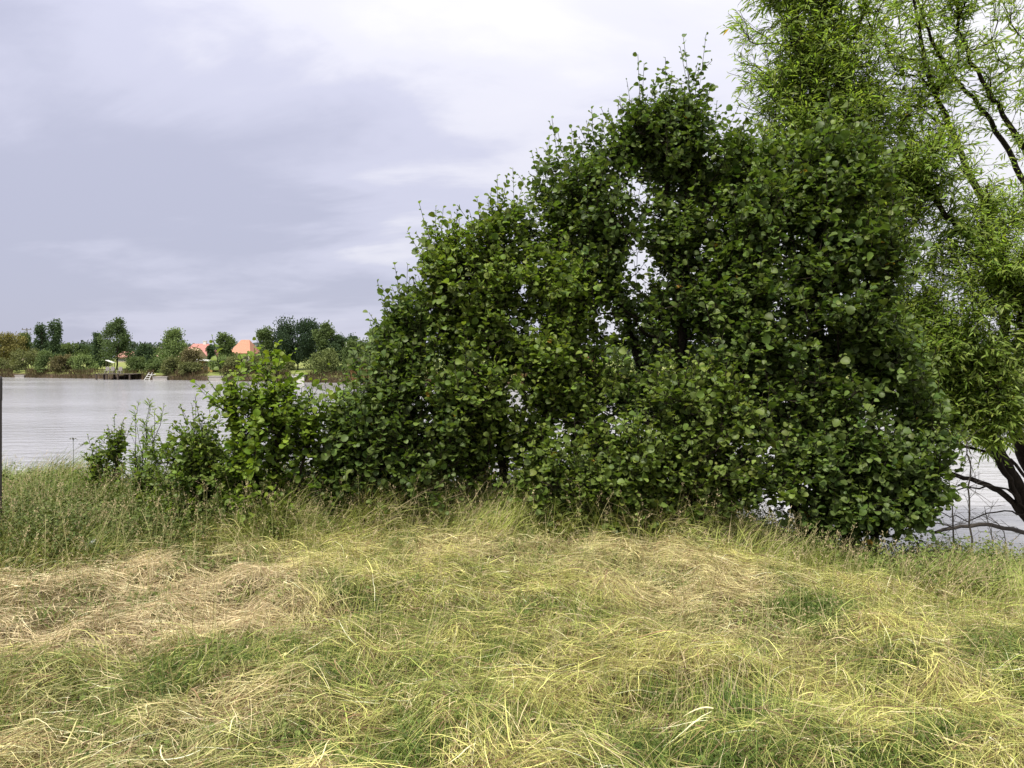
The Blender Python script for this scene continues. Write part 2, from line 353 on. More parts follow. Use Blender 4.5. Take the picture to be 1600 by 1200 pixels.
def foliate(name, sk, tips, outw, kind, size, tones, rng, sprigs=3, per=7, slen=(0.14, 0.30), up=0.5, droop=0.0, nup=0.9, spread=1.0, r0=0.0022, rmax=None, bark='bark', lmat='leaf', label=None, cat='tree', group=None, leaderp=0.22, expo=2.3, tonevar=0.22, sides=6, flat=0.35):
    """leafy shoots on the twig tips; tree = empty > trunk, crown"""
    src = np.repeat(tips, sprigs); ow = np.repeat(outw, sprigs, 0); n = len(src)
    pos = np.array(s_pos := sk.pos); par = np.array(sk.par)
    # start anywhere along the last few nodes of the twig
    st = src.copy(); hop = rng.integers(0, 4, n)
    for h in range(3): st = np.where((hop > h) & (par[st] >= 0), par[st], st)
    b0 = pos[st]; hasp = par[st] >= 0; tw = np.where(hasp[:, None], norm(b0 - pos[np.maximum(par[st], 0)]), np.array([[0, 0, 1.]]))
    d = norm(tw * 0.5 + ow * 0.7 + rng.normal(0, 0.55, (n, 3)) + np.array([[0, 0, up - droop]]))
    ln = rng.uniform(slen[0], slen[1], n); lead = rng.random(n) < leaderp * (0.4 + np.clip(ow[:, 2], 0, 1) * 1.5)
    ln = np.where(lead, ln * 1.8, ln); d = np.where(lead[:, None], norm(d + np.array([[0, 0, 1.0 - 1.6 * droop]])), d)
    bend = np.array([[0, 0, 1.]]) * (0.25 - droop * 1.3)
    def at(i, u): return b0[i] + d[i] * (ln[i] * u)[:, None] + bend * (ln[i] * u * u * 0.5)[:, None]
    # sprig stems as extra nodes
    allv = np.arange(n); p1 = at(allv, np.full(n, .5)); p2 = at(allv, np.ones(n))
    base_n = len(sk.pos)
    for i in range(n):
        a = sk.add(p1[i], int(st[i])); sk.add(p2[i], a)
    pos, par, rad, main = sk.finish(r0, expo, rmax)
    root = empty(name, tuple(pos[0]))
    off = pos[0]
    tv, tf = tubes(pos, par, rad, main, sides)
    mesh_ob('trunk', tv - off, [tf], MAT[bark], root, smooth=True)
    # leaves
    cnt = np.where(lead, int(per * 1.7), per); li = np.repeat(allv, cnt)
    u = (np.concatenate([np.arange(c_) for c_ in cnt]) + 0.6 + rng.random(len(li)) * 0.5) / np.repeat(cnt, cnt); u = np.clip(u, 0.05, 1)
    lp = at(li, u); ax = d[li]
    ang = np.concatenate([np.arange(c_) for c_ in cnt]) * 2.4 + rng.normal(0, 0.5, len(li)) + np.repeat(rng.random(n) * 6.28, cnt)
    uu = norm(np.cross(ax, np.array([[0.3, 0.5, 0.81]]))); vv = np.cross(ax, uu)
    radial = uu * np.cos(ang)[:, None] + vv * np.sin(ang)[:, None]
    tipd = norm(radial * spread + ax * (0.45 + 0.5 * u[:, None]) + np.array([[0, 0, -droop]]) + rng.normal(0, 0.25, ax.shape) - np.array([[0, 0, 0.12]]))
    tipd[:, 2] *= 1 - flat; tipd = norm(tipd)
    nr = norm(np.array([[0, 0, nup]]) + ow[li] * 0.6 + rng.normal(0, 0.45, ax.shape))
    sz = size * rng.uniform(0.45, 1.28, len(li)) * (1.08 - 0.35 * (u > 0.85))
    lp = lp + tipd * 0.12 * sz[:, None]
    LV, LF, k = place_leaves(lp, tipd, nr, sz, kind)
    tones = np.array(tones); tw_ = np.repeat(rng.random(n), cnt)
    young = np.clip(0.35 * tw_ + 0.35 * rng.random(len(li)) + 0.45 * (u > 0.8) * rng.random(len(li)), 0, 1)[:, None]
    col = tones[0] * (1 - young) + tones[1] * young
    col = col * rng.uniform(1 - tonevar, 1 + tonevar, (len(li), 1)) * (1 + rng.normal(0, 0.05, (len(li), 3)))
    sick = rng.random(len(li)) < 0.0007; col[sick] = (0.42, 0.26, 0.05)
    col = np.clip(col, 0.005, 0.9)
    mesh_ob('crown', LV - off, [LF], MAT[lmat], root, col=np.repeat(col, k, 0), smooth=(kind == 'alder'))
    tag(root, label, cat, group)
    return root, len(li)

def alder(name, stems, crowns, n, tones, label, seed, size=0.057, sprigs=3, per=7, shell=0.55, bf=0.25, group=None, cat='tree', r0=0.0022, rmax=0.05, **kw):
    rng = np.random.default_rng(seed); sk = Skeleton()
    for st in stems:
        Y0 = st[0][2]; b0 = P(st[0][0], 900, Y0); g = float(ground(b0[0], Y0)) - 0.05
        pts = [np.array([b0[0], Y0, g])] + [P(*q) for q in st[1:]]
        sk.stem(pts, 0.0, 0.0, rng=rng)
    A, O = sample_blobs(blobs(crowns), n, rng, shell, gap=kw.pop('gap', .41))
    tips = sk.grow(A, bf, rng)
    o_, c_ = foliate(name, sk, tips, O[np.argsort(0 * np.arange(len(A)))][order_of(sk, A, tips)], kw.pop('kind', 'alder'), size, tones, rng, sprigs=sprigs, per=per, label=label, cat=cat, group=group, r0=r0, rmax=rmax, **kw)
    return c_
def order_of(sk, A, tips):
    T = np.array([sk.pos[i] for i in tips]); return np.array([int(np.argmin(((A - p) ** 2).sum(1))) for p in T])

D1 = [(0.050, 0.082, 0.020), (0.155, 0.215, 0.050)]      # dark alder
D2 = [(0.070, 0.110, 0.020), (0.205, 0.270, 0.050)]      # fresher alder
D3 = [(0.085, 0.140, 0.018), (0.215, 0.290, 0.035)]      # yellow green young growth
total = 0
G_AL = 'alders growing in the lakeside thicket'
total += alder('alder_tree', [[(1060, 0, 7.9), (1062, 640, 7.9), (1068, 420, 7.9), (1075, 250, 7.9), (1078, 110, 7.9)],
     [(1090, 0, 8.0), (1010, 600, 8.1), (960, 430, 8.1), (930, 290, 8.0)], [(1030, 0, 7.9), (1140, 560, 7.8), (1170, 400, 7.8)]],
    [(1072, 202, 38, 76, 7.9, .4, 2.0), (1040, 270, 105, 90, 7.9, .8, 1.1), (950, 330, 120, 110, 8.0, .9, 1.0), (1130, 350, 120, 120, 7.9, 1.0, 1.0),
     (1015, 210, 40, 48, 7.9, .4, 1.8), (960, 255, 50, 50, 8.0, .4, 1.8), (900, 310, 50, 55, 8.0, .4, 1.6), (845, 355, 42, 62, 8.0, .4, 1.8), (880, 430, 80, 80, 7.9, .7, 1.0), (1000, 450, 170, 110, 8.0, 1.0, .85), (1060, 600, 200, 130, 8.0, 1.0, .75), (960, 680, 120, 90, 7.8, .7, .8), (1165, 290, 40, 40, 8, .4, 1)],
    1450, D1, 'tallest dark green alder of the thicket, its pointed top highest in the middle', 11, group=G_AL)
total += alder('alder_tree', [[(790, 0, 7.7), (780, 640, 7.7), (770, 480, 7.7), (768, 330, 7.7)], [(760, 0, 7.7), (710, 620, 7.6), (690, 480, 7.6), (682, 380, 7.6)], [(800, 0, 7.8), (870, 600, 7.7), (890, 480, 7.7)]],
    [(772, 395, 46, 72, 7.7, .5, 1.4), (684, 432, 42, 62, 7.6, .45, 1.5), (740, 480, 100, 80, 7.6, .8, 1.1), (850, 480, 90, 90, 7.6, .8, 1.0), (760, 600, 150, 110, 7.6, .9, .8), (880, 610, 110, 110, 7.5, .8, .7), (800, 720, 150, 90, 7.6, .8, .6)],
    1200, D2, 'fresh green alder left of the tallest one, with two lower leafy peaks against the sky', 12, group=G_AL)
total += alder('alder_tree', [[(1290, 0, 7.6), (1280, 640, 7.6), (1270, 420, 7.6), (1280, 260, 7.6)], [(1310, 0, 7.6), (1370, 620, 7.5), (1380, 470, 7.5)], [(1270, 0, 7.5), (1200, 640, 7.4), (1180, 480, 7.3)]],
    [(1290, 270, 85, 62, 7.6, .6, 1.4), (1190, 280, 60, 45, 7.8, .5, 1.2), (1220, 340, 100, 80, 7.5, .8, 1.1), (1320, 370, 95, 100, 7.5, .8, 1.1), (1250, 480, 150, 110, 7.4, .9, 1.0), (1300, 600, 150, 110, 7.4, .9, .8), (1180, 560, 100, 110, 7.3, .7, .8), (1370, 540, 60, 90, 7.4, .5, .8)],
    1350, D1, 'dark broad alder at the right of the thicket, in front of the willow', 13, size=0.064, group=G_AL)
total += alder('alder_tree', [[(640, 0, 7.4), (640, 680, 7.4), (630, 560, 7.4)], [(620, 0, 7.4), (570, 720, 7.3), (530, 670, 7.3)], [(660, 0, 7.4), (700, 700, 7.4)]],
    [(640, 560, 45, 80, 7.4, .5, 1.2), (610, 655, 80, 80, 7.3, .6, 1.0), (545, 700, 85, 62, 7.2, .6, 1.0), (680, 660, 90, 90, 7.4, .6, 1.0), (600, 760, 130, 55, 7.2, .6, .9), (480, 735, 60, 50, 7.1, .4, .7)],
    880, D1, 'low dark alder at the left foot of the thicket, leaning out beside the bright sapling', 14, group=G_AL)
total += alder('alder_bush', [[(1090, 0, 7.0), (1080, 720, 6.9), (1070, 640, 6.8)], [(1100, 0, 7.0), (1160, 740, 6.8), (1190, 690, 6.7)], [(1070, 0, 7.0), (980, 740, 6.9), (930, 690, 6.9)]],
    [(1080, 640, 90, 50, 6.9, .5, 1.2), (960, 730, 110, 70, 6.9, .5, 1.0), (1150, 720, 110, 70, 6.8, .5, .9), (1060, 790, 200, 45, 6.8, .4, .9), (900, 770, 110, 55, 6.9, .5, .8)],
    640, [(0.065, 0.100, 0.022), (0.195, 0.255, 0.055)], 'lighter green low alder bush in front of the tallest alder, round leaves catching light', 15, cat='bush', group=G_AL)
total += alder('alder_bush', [[(1330, 0, 7.0), (1320, 740, 7.0), (1310, 680, 7.0)], [(1340, 0, 7.1), (1400, 760, 7.1), (1430, 710, 7.1)]],
    [(1300, 720, 100, 70, 7.0, .5, 1.0), (1400, 740, 70, 75, 7.1, .5, 1.0), (1330, 800, 130, 40, 6.9, .4, .8), (1430, 680, 45, 50, 7.2, .4, .6)],
    480, D1, 'dark low alder bush at the right end of the thicket, nearest the fallen branch', 16, size=0.064, cat='bush', group=G_AL)
total += alder('alder_sapling', [[(440, 0, 7.0), (432, 700, 7.0), (425, 630, 7.0), (418, 580, 7.0)], [(435, 0, 7.0), (385, 700, 6.95), (350, 625, 6.9)], [(445, 0, 7.0), (480, 700, 7.0), (500, 640, 7.0)]],
    [(420, 600, 32, 34, 7.0, .25, 1.4), (420, 650, 66, 38, 7.0, .4, 1.2), (360, 628, 30, 22, 6.95, .2, 1.1), (430, 700, 65, 60, 7.0, .4, .9), (490, 650, 36, 36, 7.0, .25, .9), (430, 770, 70, 45, 6.95, .35, .8)],
    230, D3, 'bright yellow-green alder sapling standing against the lake, left of the thicket', 17, size=0.056, gap=.3, group=G_AL, sprigs=2, up=0.6, leaderp=.06)
total += alder('lakeside_shrub', [[(330, 0, 7.2), (320, 740, 7.2), (315, 670, 7.2)], [(320, 0, 7.2), (280, 750, 7.2), (262, 700, 7.2)], [(340, 0, 7.2), (365, 740, 7.2), (375, 680, 7.2)]],
    [(318, 695, 28, 40, 7.2, .3, 1.1), (350, 740, 50, 60, 7.1, .4, 1.0), (285, 740, 45, 50, 7.2, .4, 1.0), (320, 790, 95, 45, 7.1, .4, 1.0)],
    210, D2, 'dark small-leaved shrub between the willow shoots and the bright sapling', 18, size=0.05, kind='oval', cat='bush', per=9, slen=(0.1, 0.26))
total += alder('elder_shrub', [[(165, 0, 8.2), (165, 740, 8.2), (172, 700, 8.2)], [(160, 0, 8.2), (155, 742, 8.2), (153, 726, 8.2)], [(170, 0, 8.2), (182, 730, 8.2), (184, 700, 8.2)]],
    [(182, 708, 9, 22, 8.2, .1, 1.6), (154, 726, 8, 10, 8.2, .1, 1.2), (168, 748, 20, 26, 8.2, .2, 1.0), (168, 785, 26, 22, 8.1, .25, .8)],
    90, D2, 'small leafy green shrub standing alone at the grassy edge, leftmost of the shrubs', 19, size=0.045, gap=0, kind='oval', cat='bush', slen=(0.1, 0.2), up=0.6)

# young willow shoots at the left
WT = [(0.12, 0.17, 0.045), (0.24, 0.31, 0.085)]
rng = np.random.default_rng(31); sk = Skeleton(); b0 = P(228, 900, 7.6); g = float(ground(b0[0], 7.6))
for px, py in ((232, 640), (205, 675), (247, 665), (220, 690), (255, 700), (198, 715), (238, 710), (212, 655), (240, 655), (226, 668), (250, 725), (190, 735), (262, 715), (214, 725)):
    tp = P(px, py, 7.6 + rng.uniform(-.2, .2)); sk.stem([[b0[0] + rng.uniform(-.06, .06), 7.6, g], (b0 * [1, 1, 0] + [0, 0, g]) * .35 + tp * .65 + rng.normal(0, .02, 3), tp], rng=rng)
tips = np.array([i for i in range(len(sk.pos)) if sk.pos[i][2] > g + 0.22]); tips = tips[rng.random(len(tips)) < .8]
foliate('willow_shoots', sk, tips, np.tile([[0, 0, .6]], (len(tips), 1)), 'narrow', 0.07, WT, rng, sprigs=4, per=9, slen=(.05, .14), up=1.0, r0=.0018, rmax=.008, lmat='willow', cat='bush', spread=.7,
        label='wispy pale willow shoots rising against the lake, left of the small-leaved shrub', leaderp=.1)

# ------------------------------------------------------------------ big willow
rng = np.random.default_rng(41); sk = Skeleton()
def wst(pts, r0, r1, **k): return sk.stem([P(*p) for p in pts], r0, r1, rng=rng, **k)
b = (1655, 905, 9.5)
wst([b, (1612, 800, 9.4), (1552, 690, 9.2), (1492, 620, 9.0), (1430, 535, 8.9), (1395, 460, 8.8), (1378, 370, 8.7), (1345, 270, 8.7), (1300, 190, 8.7), (1262, 90, 8.7), (1235, -20, 8.7), (1215, -120, 8.7)], .085, .012)
wst([(1672, 905, 9.6), (1632, 780, 9.5), (1590, 690, 9.4), (1572, 560, 9.3), (1568, 450, 9.2), (1545, 340, 9.1), (1490, 215, 9.1), (1450, 110, 9.0), (1425, -20, 9.0)], .095, .012)
wst([(1700, 900, 9.7), (1680, 720, 9.7), (1655, 520, 9.6), (1618, 350, 9.6), (1590, 262, 9.5), (1532, 165, 9.4), (1470, 95, 9.3), (1430, -10, 9.2)], .08, .012)
wst([(1710, 900, 9.5), (1700, 640, 9.3), (1665, 420, 9.2), (1612, 265, 9.1), (1560, 165, 9.0), (1512, 80, 8.9), (1480, -40, 8.9)], .075, .012)
wst([(1650, 890, 9.4), (1585, 785, 9.2), (1540, 757, 9.0), (1480, 738, 8.8), (1425, 715, 8.6), (1375, 690, 8.5)], .05, .012)
wst([(1650, 890, 9.4), (1600, 808, 9.1), (1560, 800, 8.9), (1510, 812, 8.8), (1455, 796, 8.6)], .016, .004)
wst([(1650, 890, 9.4), (1585, 775, 9.1), (1520, 762, 8.8), (1450, 772, 8.6), (1415, 760, 8.5)], .020, .004)
wst([(1660, 890, 9.4), (1600, 740, 9.0), (1540, 705, 8.7), (1470, 690, 8.5), (1420, 650, 8.4)], .028, .006)
wst([(1640, 880, 9.4), (1560, 720, 9.0), (1505, 650, 8.7), (1470, 600, 8.5), (1430, 590, 8.4)], .045, .012)
wst([(1665, 890, 9.5), (1625, 640, 8.9), (1600, 520, 8.5), (1580, 440, 8.2)], .05, .012)
wst([(1675, 890, 9.5), (1640, 600, 9.0), (1560, 420, 8.8), (1490, 350, 8.6), (1450, 300, 8.5)], .05, .012)
wst([(1690, 890, 9.5), (1690, 500, 9.4), (1660, 200, 9.3), (1640, 0, 9.2), (1640, -120, 9.2)], .06, .012)
wb = blobs([(1250, 60, 85, 130, 8.8, .9, .9), (1330, 80, 85, 120, 8.8, .9, .8), (1300, 200, 110, 90, 8.8, .9, 1.1), (1210, 150, 45, 110, 8.8, .5, .8), (1240, -60, 100, 80, 8.8, .8, .7), (1290, 290, 100, 70, 8.9, .6, .9),
    (1450, 50, 75, 110, 9.0, .8, .38), (1540, 60, 90, 110, 9.1, .8, .30), (1590, 130, 60, 100, 9.1, .6, .28), (1430, 160, 70, 70, 9.0, .6, .4), (1500, -60, 130, 70, 9.0, .8, .3),
    (1460, 280, 85, 62, 8.6, .6, 1.3), (1520, 350, 75, 55, 8.7, .6, 1.0), (1400, 380, 75, 75, 8.8, .7, 1.0), (1580, 440, 75, 62, 8.2, .5, 2.2), (1545, 520, 85, 60, 8.3, .5, 1.8), (1580, 605, 80, 66, 8.4, .5, 1.9),
    (1470, 470, 80, 60, 8.9, .6, .5), (1440, 560, 90, 75, 8.6, .6, 1.5), (1520, 650, 90, 45, 8.5, .5, 1.4), (1420, 650, 70, 40, 8.6, .4, .7), (1620, 330, 50, 60, 8.8, .5, .5), (1400, 310, 70, 60, 9.0, .6, 1.0), (1430, 440, 70, 60, 9.0, .6, 1.1), (1480, 560, 80, 60, 8.8, .6, 1.0), (1400, 560, 60, 80, 8.9, .5, .9), (1390, 230, 70, 60, 9.0, .6, .8)])
A, O = sample_blobs(wb, 2150, rng, .6, gap=.36)
tips = sk.grow(A, .2, rng, step=.16, down_pen=.7)
_, c_ = foliate('willow_tree', sk, tips, O[order_of(sk, A, tips)], 'narrow', 0.086, [(0.14, 0.20, 0.045), (0.34, 0.43, 0.09)], rng, sprigs=5, per=10, slen=(.14, .34), up=.45, droop=.22, r0=.0024, rmax=.05, lmat='willow',
        label='tall multi-stemmed willow with narrow leaves leaning over the water at the right edge', cat='tree', leaderp=.25, spread=.6, expo=2.5)
total += c_
print('leaves', total)

# bare thin saplings in the water by the willow, fallen branch, post
def bare(name, stems, label, seed, twigs, cat='sapling', mat='dead', tw=(.10, .3), group=None):
    rng = np.random.default_rng(seed); sk = Skeleton()
    for pts, r0, r1 in stems:
        Q = [P(*p) for p in pts]; sk.stem(Q, r0, r1, rng=rng, wob=.008)
    n0 = len(sk.pos)
    for i in rng.integers(2, n0, twigs):
        if sk.par[i] < 0: continue
        a = sk.pos[i]; d = norm(rng.normal(0, 1, 3) * [1, .6, .8] + [0, 0, .35]); l = rng.uniform(*tw)
        j = sk.add(a + d * l * .5, int(i)); d2 = norm(d + rng.normal(0, .35, 3)); j = sk.add(a + d * l * .5 + d2 * l * .5, j)
        if rng.random() < .5: sk.add(a + d * l * .5 + norm(d + rng.normal(0, .8, 3)) * l * .4, j - 1)
    pos, par, rad, main = sk.finish(.0018, 2.3, .05)
    tv, tf = tubes(pos, par, rad, main, 6); off = pos[0]
    o = mesh_ob(name, tv - off, [tf], MAT[mat], smooth=True); o.location = off
    return tag(o, label, cat, group)
gB = 'bare saplings at the water beside the willow'
bare('bare_sapling', [([(1519, 885, 8.0), (1516, 800, 8.0), (1515, 745, 8.0), (1512, 690, 8.0)], .011, .005)], 'tallest leafless dark sapling standing upright in front of the fallen branch', 51, 30, group=gB)
bare('bare_sapling', [([(1492, 885, 7.9), (1489, 820, 7.9), (1485, 770, 7.9), (1480, 735, 7.9)], .006, .003)], 'thin bare sapling just left of the tallest leafless one', 52, 26, group=gB)
bare('bare_sapling', [([(1560, 885, 8.3), (1572, 850, 8.3), (1560, 820, 8.3), (1535, 800, 8.3)], .005, .003), ([(1545, 885, 8.3), (1550, 850, 8.3), (1542, 790, 8.3)], .004, .002)], 'small arching bare sapling right of the tallest leafless one, near the frame edge', 53, 22, group=gB)
bare('fallen_branch', [([(1462, 832, 8.5), (1490, 826, 8.6), (1530, 819, 8.7), (1570, 826, 8.8), (1640, 842, 9.0), (1720, 870, 9.2)], .02, .034), ([(1490, 826, 8.6), (1475, 818, 8.5), (1452, 822, 8.4)], .010, .004)],
     'dark fallen branch lying low across the water at the right edge', 54, 26, cat='branch', tw=(.08, .22))
rng = np.random.default_rng(3)
def cyl(pts, rads, sides=10):
    sk = Skeleton()
    last = -1
    for p, r_ in zip(pts, rads): last = sk.add(p, last, r_)
    pos = np.array(sk.pos); par = np.array(sk.par); rad = np.array(rads, float); main = np.array([i + 1 for i in range(len(pos))]); main[-1] = -1
    V, Fq = tubes(pos, par, rad, main, sides)
    n = len(V); cap = [list(range(n - sides, n))]
    return V, Fq, cap
pb = P(0, 830, 6.3); pt = P(0, 588, 6.3); gz0 = float(ground(pb[0], 6.3)) - .2
hts = [gz0, pt[2] - .20, pt[2] - .195, pt[2] - .02, pt[2]]
Vp, Fp, cp = cyl([(pb[0] + .004 + (pt[0] - pb[0]) * (h - pb[2]) / (pt[2] - pb[2]), 6.3, h) for h in hts], [.011, .011, .014, .014, .009])
o = mesh_ob('metal_post', Vp - [pb[0], 6.3, gz0], [Fp, cp], MAT['post'], smooth=False); o.location = (pb[0], 6.3, gz0)
tag(o, 'thin dark metal post standing in the grass at the left edge of the view', 'post')

# tall weed with flat flower heads
def weed(px, py_top, Y, seed, label, group=None):
    rng = np.random.default_rng(seed); tp = P(px, py_top, Y); g = float(ground(tp[0], Y)); base = np.array([tp[0] - .04, Y, g])
    sk = Skeleton(); last = sk.stem([base, base * .5 + tp * .5 + [.01, 0, 0], tp], .004, .002, rng=rng, wob=.003); heads = [last]
    for k in range(5):
        i = last - 1 - k * 2
        if i < 2: break
        a = sk.pos[i]; q = a + np.array([rng.choice([-1, 1]) * rng.uniform(.05, .1), rng.uniform(-.04, .04), rng.uniform(.02, .08)]); heads.append(sk.add(q, i))
    pos, par, rad, main = sk.finish(.0015); V, Fq = tubes(pos, par, rad, main, 5)
    root = empty('flowering_weed', tuple(base)); mesh_ob('stem', V - base, [Fq], MAT['grass'], root, col=np.tile([[.09, .11, .05]], (len(V), 1)))
    for h in heads:
        n = 14; hp = np.array(sk.pos[h]) + rng.normal(0, 1, (n, 3)) * [.018, .018, .005] + [0, 0, .008]
        LV, LF, k = place_leaves(hp, rng.normal(0, 1, (n, 3)), np.tile([[0, 0, 1.]], (n, 1)) + rng.normal(0, .3, (n, 3)), rng.uniform(.014, .026, n), 'oval')
        mesh_ob('flower_head', LV - base, [LF], MAT['grass'], root, col=np.tile([[.12, .12, .09]], (len(LV), 1)))
    return tag(root, label, 'weed', group)
weed(114, 687, 8.6, 61, 'tall thin weed with a flat dark flower head, alone against the lake at the left')

# ------------------------------------------------------------------ grass
def blades(B, az, pitch, length, width, curl, droop, nseg, roll, follow=None, lift=None, taper=1.0):
    """ribbons. B base (n,3); az heading, pitch start angle up; curl = turn in heading; droop = loss of pitch along the blade.
       follow: keep this much of the blade's height above the ground under it"""
    n = len(B); pts = np.zeros((n, nseg + 1, 3)); pts[:, 0] = B; p = B.copy(); step = length / nseg
    T = np.zeros((n, nseg + 1, 3))
    jr = np.random.default_rng(n); J = np.cumsum(jr.normal(0, .07, (n, nseg)) + (jr.random((n, nseg)) < .07) * jr.normal(0, .9, (n, nseg)), 1)
    for k in range(nseg):
        u = (k + .5) / nseg; a = az + curl * u + J[:, k]; ph = pitch - droop * u
        d = np.stack([np.cos(a) * np.cos(ph), np.sin(a) * np.cos(ph), np.sin(ph)], -1)
        p = p + d * step[:, None]; pts[:, k + 1] = p; T[:, k] = d
    T[:, nseg] = T[:, nseg - 1]
    if follow is not None:
        g0 = ground(B[:, 0], B[:, 1])[:, None]; g = ground(pts[..., 0].ravel(), pts[..., 1].ravel()).reshape(n, nseg + 1)
        pts[..., 2] += (g - g0) * follow[:, None]
        pts[..., 2] = np.maximum(pts[..., 2], g + 0.004)
    up = np.array([0, 0, 1.])
    side = norm(np.cross(T, up) + 1e-5); nrm = np.cross(side, T)
    wv = side * np.cos(roll)[:, None, None] + nrm * np.sin(roll)[:, None, None]
    prof = np.linspace(0, 1, nseg + 1); prof = (1 - taper * prof ** 2 * .92) * (0.6 + .4 * np.minimum(1, prof * 4))
    w = width[:, None] * prof[None]
    A = pts + wv * w[..., None] * .5; C = pts - wv * w[..., None] * .5
    V = np.stack([A, C], 2).reshape(-1, 3)
    k = np.arange(nseg) * 2; fq = np.stack([k, k + 1, k + 3, k + 2], -1)
    idx = (np.arange(n) * 2 * (nseg + 1))[:, None, None] + fq[None]
    return V, idx.reshape(-1, 4), 2 * (nseg + 1)
STRAW = np.array([.80, .66, .40]); PALE = np.array([.85, .75, .30]); YG = np.array([.43, .49, .11]); GR = np.array([.125, .205, .04]); BR = np.array([.22, .14, .075])
def strawness(x, y):
    a = ((x + 3.0) / 1.9) ** 2 + ((y - 4.95) / 1.05) ** 2
    s = sm(1.35, .65, a + .7 * (fbm(x * 1.3, y * 1.3, 21) - .5))
    s = np.maximum(s, .55 * sm(.54, .72, fbm(x * .75 + 3, y * 1.0, 23)))
    return s
def greenness(x, y):
    g = sm(.56, .63, fbm(x * 1.9, y * 2.5, 33))
    for cx, cy, r_ in ((-2.45, 3.75, .42), (-1.6, 3.8, .35), (-1.27, 4.85, .26), (1.78, 4.4, .36), (.45, 4.35, .3), (2.0, 4.9, .3), (-.25, 3.2, .3), (1.1, 3.2, .35), (-.1, 5.3, .3)):
        g = np.maximum(g, sm(r_ * 1.15, r_ * .5, np.hypot(x - cx, (y - cy) * 1.5) + .35 * (vn(x * 5, y * 5, 3) - .5)))
    return g * (1 - sm(.2, .7, strawness(x, y)) * .6)
def bank_line(x): return np.interp(x, [-6, -3.8, -2.2, -1, 1.5, 2.4, 3.2, 5], [5.2, 5.55, 6.5, 6.85, 6.65, 6.05, 5.3, 4.9])
def scatter(n, y0, y1, rng, pad=.5, p=1.4):
    y = (y0 ** p + rng.random(n) * (y1 ** p - y0 ** p)) ** (1 / p)
    x = rng.uniform(-1, 1, n) * (y * .69 + pad); return x, y
# cut grass lying in swathes
rng = np.random.default_rng(71)
nc = 20000; cx, cy = scatter(nc, 2.2, 7.4, rng, p=1.1)
keep = rng.random(nc) < .12 + .9 * sm(.38, .54, fbm(cx * 2.1, cy * 2.4, 48, 2)); keep &= cy < bank_line(cx) + .45 + rng.normal(0, .15, nc); cx, cy = cx[keep], cy[keep]; nc = len(cx)
flow = (fbm(cx * .5, cy * .6, 41) - .5) * 4.2 + (fbm(cx * 2.3, cy * 2.3, 44, 2) - .5) * 4.0
sw = strawness(cx, cy); flow = flow * (1 - .45 * sw)
cnt = rng.integers(6, 36, nc); n = cnt.sum(); ci = np.repeat(np.arange(nc), cnt)
ca_ = flow + np.where(rng.random(nc) < .5, 0, np.pi) + rng.normal(0, .75, nc) * (1 - .3 * sw); spr = rng.uniform(.02, .10, nc)
bx = cx[ci] + rng.normal(0, 1, n) * spr[ci]; by = cy[ci] + rng.normal(0, 1, n) * spr[ci]
hc = np.abs(rng.normal(0, .07, nc)) * (1 - .5 * sw); bz = ground(bx, by) + hc[ci] + rng.uniform(0, .05, n)
az = ca_[ci] + rng.normal(0, .42, n) + (rng.random(n) < .25) * rng.normal(0, 1.1, n); green = greenness(bx, by)
L_ = rng.uniform(.05, .33, n) * np.where(rng.random(n) < .25, .5, 1.0) * (1 - .25 * sw[ci])
pk = sm(.49, .40, fbm(bx * 3.4 + 9, by * 5.0, 49, 2) + .05 * sm(4.2, 5.2, by)) * (1 - .75 * sw[ci]); kp = rng.random(n) > .96 * pk
bx, by, bz, ci, az, green, L_ = [q_[kp] for q_ in (bx, by, bz, ci, az, green, L_)]; n = len(bx)
pitch = np.abs(rng.normal(.10, .24, n)) * (1 - .6 * sw[ci]) + .35 * (rng.random(nc) ** 4)[ci] * (1 - sw[ci]); dr = pitch * rng.uniform(.8, 1.9, n) + rng.uniform(0, .15, n)
V1 = blades(np.stack([bx, by, bz], -1), az, pitch, L_, rng.uniform(.0012, .0031, n) * np.where(rng.random(n) < .07, 2.1, 1) * (1 + .25 * sm(4.5, 7, by)), rng.normal(0, .30, n), dr, 5, rng.normal(0, .6, n), follow=np.full(n, .85))
s_ = sw[ci][:, None]; mixp = np.clip(rng.normal(.5, .22, (nc, 1)), 0, 1)[ci]
c = (PALE * mixp + YG * (1 - mixp)) * (1 - s_) + (STRAW * (.82 + .3 * mixp)) * s_
g_ = (green[:, None] * .75 * (rng.random(n)[:, None] < .75)); c = c * (1 - g_) + (GR * .55 + YG * .45) * g_
dk = (rng.random(n) < .26)[:, None]; c = np.where(dk, BR * rng.uniform(.6, 1.6, (n, 1)), c)
lt = (rng.random(n) < .10)[:, None]; c = np.where(lt, STRAW * 1.18, c)
c = np.clip(c * rng.uniform(.45, 1.25, (n, 1)) * rng.uniform(.65, 1.2, (nc, 1))[ci], .01, .88)
tag(mesh_ob('cut_grass', V1[0], [V1[1]], MAT['grass'], col=np.repeat(c, V1[2], 0)), 'long cut grass lying in yellow swathes over the bank', 'grass', kind='stuff')
print('cut', n)
